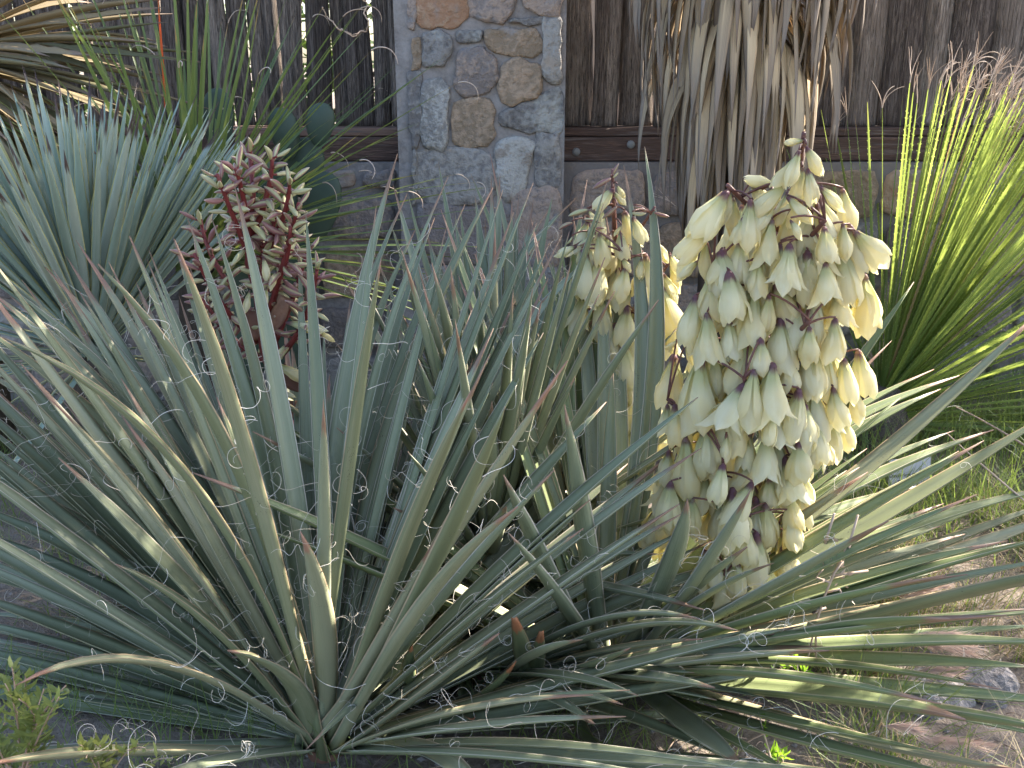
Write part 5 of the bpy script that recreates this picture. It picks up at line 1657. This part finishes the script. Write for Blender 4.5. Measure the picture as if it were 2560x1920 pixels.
# pebbles
mb = MB()
for _ in range(900):
    x_, y_ = rng.uniform(-1.1, 2.0), rng.uniform(.95, 2.8)
    r_ = rng.uniform(.002, .009) * (1.6 if rng.random() < .06 else 1)
    z_ = ground_z(x_, y_) + r_ * .2
    o_ = [(1, 0, 0), (0, 1, 0), (-1, 0, 0), (0, -1, 0), (0, 0, .7), (0, 0, -.7)]
    mb.add([(x_ + a_ * r_ * rng.uniform(.7, 1.3), y_ + b_ * r_ * rng.uniform(.7, 1.3), z_ + c_ * r_) for a_, b_, c_ in o_], [(0, 1, 4), (1, 2, 4), (2, 3, 4), (3, 0, 4), (1, 0, 5), (2, 1, 5), (3, 2, 5), (0, 3, 5)])
tag(mb.obj('gravel', M['rock'], smooth=False), 'small grey and tan pebbles scattered over the soil', 'gravel', kind='stuff')

# leaf litter and broken fibres on the soil
mb = MB()
for _ in range(1600):
    p = np.array([rng.uniform(-1.2, 1.9), rng.uniform(.95, 2.9), 0]); p[2] = ground_z(p[0], p[1]) + .004
    a = rng.uniform(0, 6.28); L = rng.uniform(.015, .07)
    d = np.array([math.cos(a), math.sin(a), rng.uniform(-.05, .15)])
    tube(mb, bez(p, p + d * L * .5 + np.array([0, 0, .01]), p + d * L, 5), rng.uniform(.0005, .0014), 3, cap=False)
tag(mb.obj('litter', M['twig']), 'broken fibres and dry leaf bits littering the soil', 'litter', kind='stuff')

# ------------------------------------------------------------------ unseen trees added beyond the right edge, crowns set along sun rays for shade
def sunframe(q, w_, h):
    """point whose shadow coordinates are (q, w_) at height h"""
    el = R(SUN_EL)
    s_ = (h * math.cos(el) - w_) / math.sin(el)
    ux, uy = math.sin(R(SUN_AZ)), math.cos(R(SUN_AZ))
    return np.array([ux * s_ - uy * q, uy * s_ + ux * q, h])


def shade_tree(label, base, clumps, name='added_shade_tree', leaf=.045, fz=1.9):
    root = thing(name, (base[0], base[1], 0), label, 'tree')
    off = np.array(root.location)
    mbt, mbl = MB(), MB()
    fork = np.array([base[0], base[1], fz])
    tube(mbt, [(base[0], base[1], -.1), (base[0] + .03, base[1], .6), fork], [.11, .09, .08], 10)
    for (c, r_, n) in clumps:
        tube(mbt, bez(fork, (fork + c) / 2 + np.array([0, 0, .25]), c, 9), np.linspace(.013, .006, 9), 5)
        for _ in range(n):
            v = np.array([rng.gauss(0, 1), rng.gauss(0, 1), rng.gauss(0, 1)]); v = nrm(v) * r_ * rng.random() ** .45
            d = nrm(np.array([rng.gauss(0, 1), rng.gauss(0, 1), rng.gauss(0, .6)]))
            leaflet(mbl, c + v, d, leaf * rng.uniform(.7, 1.5), leaf * .3, np.array([rng.gauss(0, .5), rng.gauss(0, .5), 1]))
    mbt.obj('trunk', M['bark'], root, off=off)
    o = mbl.obj('crown', M['tree_leaf'], root, off=off); o['kind'] = 'stuff'


CL = []
for q in np.arange(.2, 3.0, .34):
    for w_ in np.arange(-.62 if q < .8 else (-.36 if q < .94 else (.12 if q < 1.34 else (-.06 if q < 1.6 else -.15))), 1.15, .30):
        h = rng.uniform(2.3, 3.2)
        p = sunframe(q + rng.uniform(-.08, .08), w_ + rng.uniform(-.05, .05), h)
        CL.append((p, rng.uniform(.20, .26), 390))
mx = np.mean([c[0] for c in CL], axis=0)
shade_tree('unseen tree added beyond the right edge to shade the front yuccas', tuple(sunframe(2.7, .35, 3.1)[:2]), CL, fz=3.1)
CL = []  # second added tree: sparse clumps placed to shade the soil on the right
for q in np.arange(.0, 1.5, .32):
    for w_ in np.arange(-1.95, -.45 if q < .9 else -.95, .30):
        p = sunframe(q + rng.uniform(-.08, .08), w_ + rng.uniform(-.08, .08), rng.uniform(2.3, 3.2))
        CL.append((p, rng.uniform(.18, .25), 260))
mx = np.mean([c[0] for c in CL], axis=0)
shade_tree('thin unseen tree added beyond the right edge to shade the bare soil', (mx[0] + 1.6, mx[1] - .3), CL)

# ------------------------------------------------------------------ what shows through the gaps of the fence
mb = MB()
V, F = [], []
for i in range(31):
    x = .1 + i * .14
    zt = 2.0 + .02 * mn.noise(Vector((x * 2, 0, 0)))
    y = 4.7 + .015 * mn.noise(Vector((x * 3, 5, 0)))
    V += [(x, y, -.05), (x, y, zt - .03), (x, y + .03, zt), (x, y + .25, zt), (x, y + .28, zt - .03), (x, y + .28, -.05)]
for i in range(30):
    for k in range(5):
        a = i * 6 + k
        F.append((a, a + 6, a + 7, a + 1))
F += [(0, 1, 2, 3, 4, 5), tuple(180 + k for k in range(6))[::-1]]
mb.add(V, F)
tag(mb.obj('adobe_wall', M['adobe']), 'tan adobe wall showing as pale strips through gaps in the right fence', 'wall')
CL = [(np.array([-2.6 + i * .42 + rng.uniform(-.1, .1), 4.6 + rng.uniform(-.2, .3), z]), .34, 300) for i in range(7) for z in (.5, 1.0, 1.5)]
shade_tree('dark leafy bush behind the left fence, seen only through its gaps', (-1.3, 4.8), CL, 'bush', .05, .3)
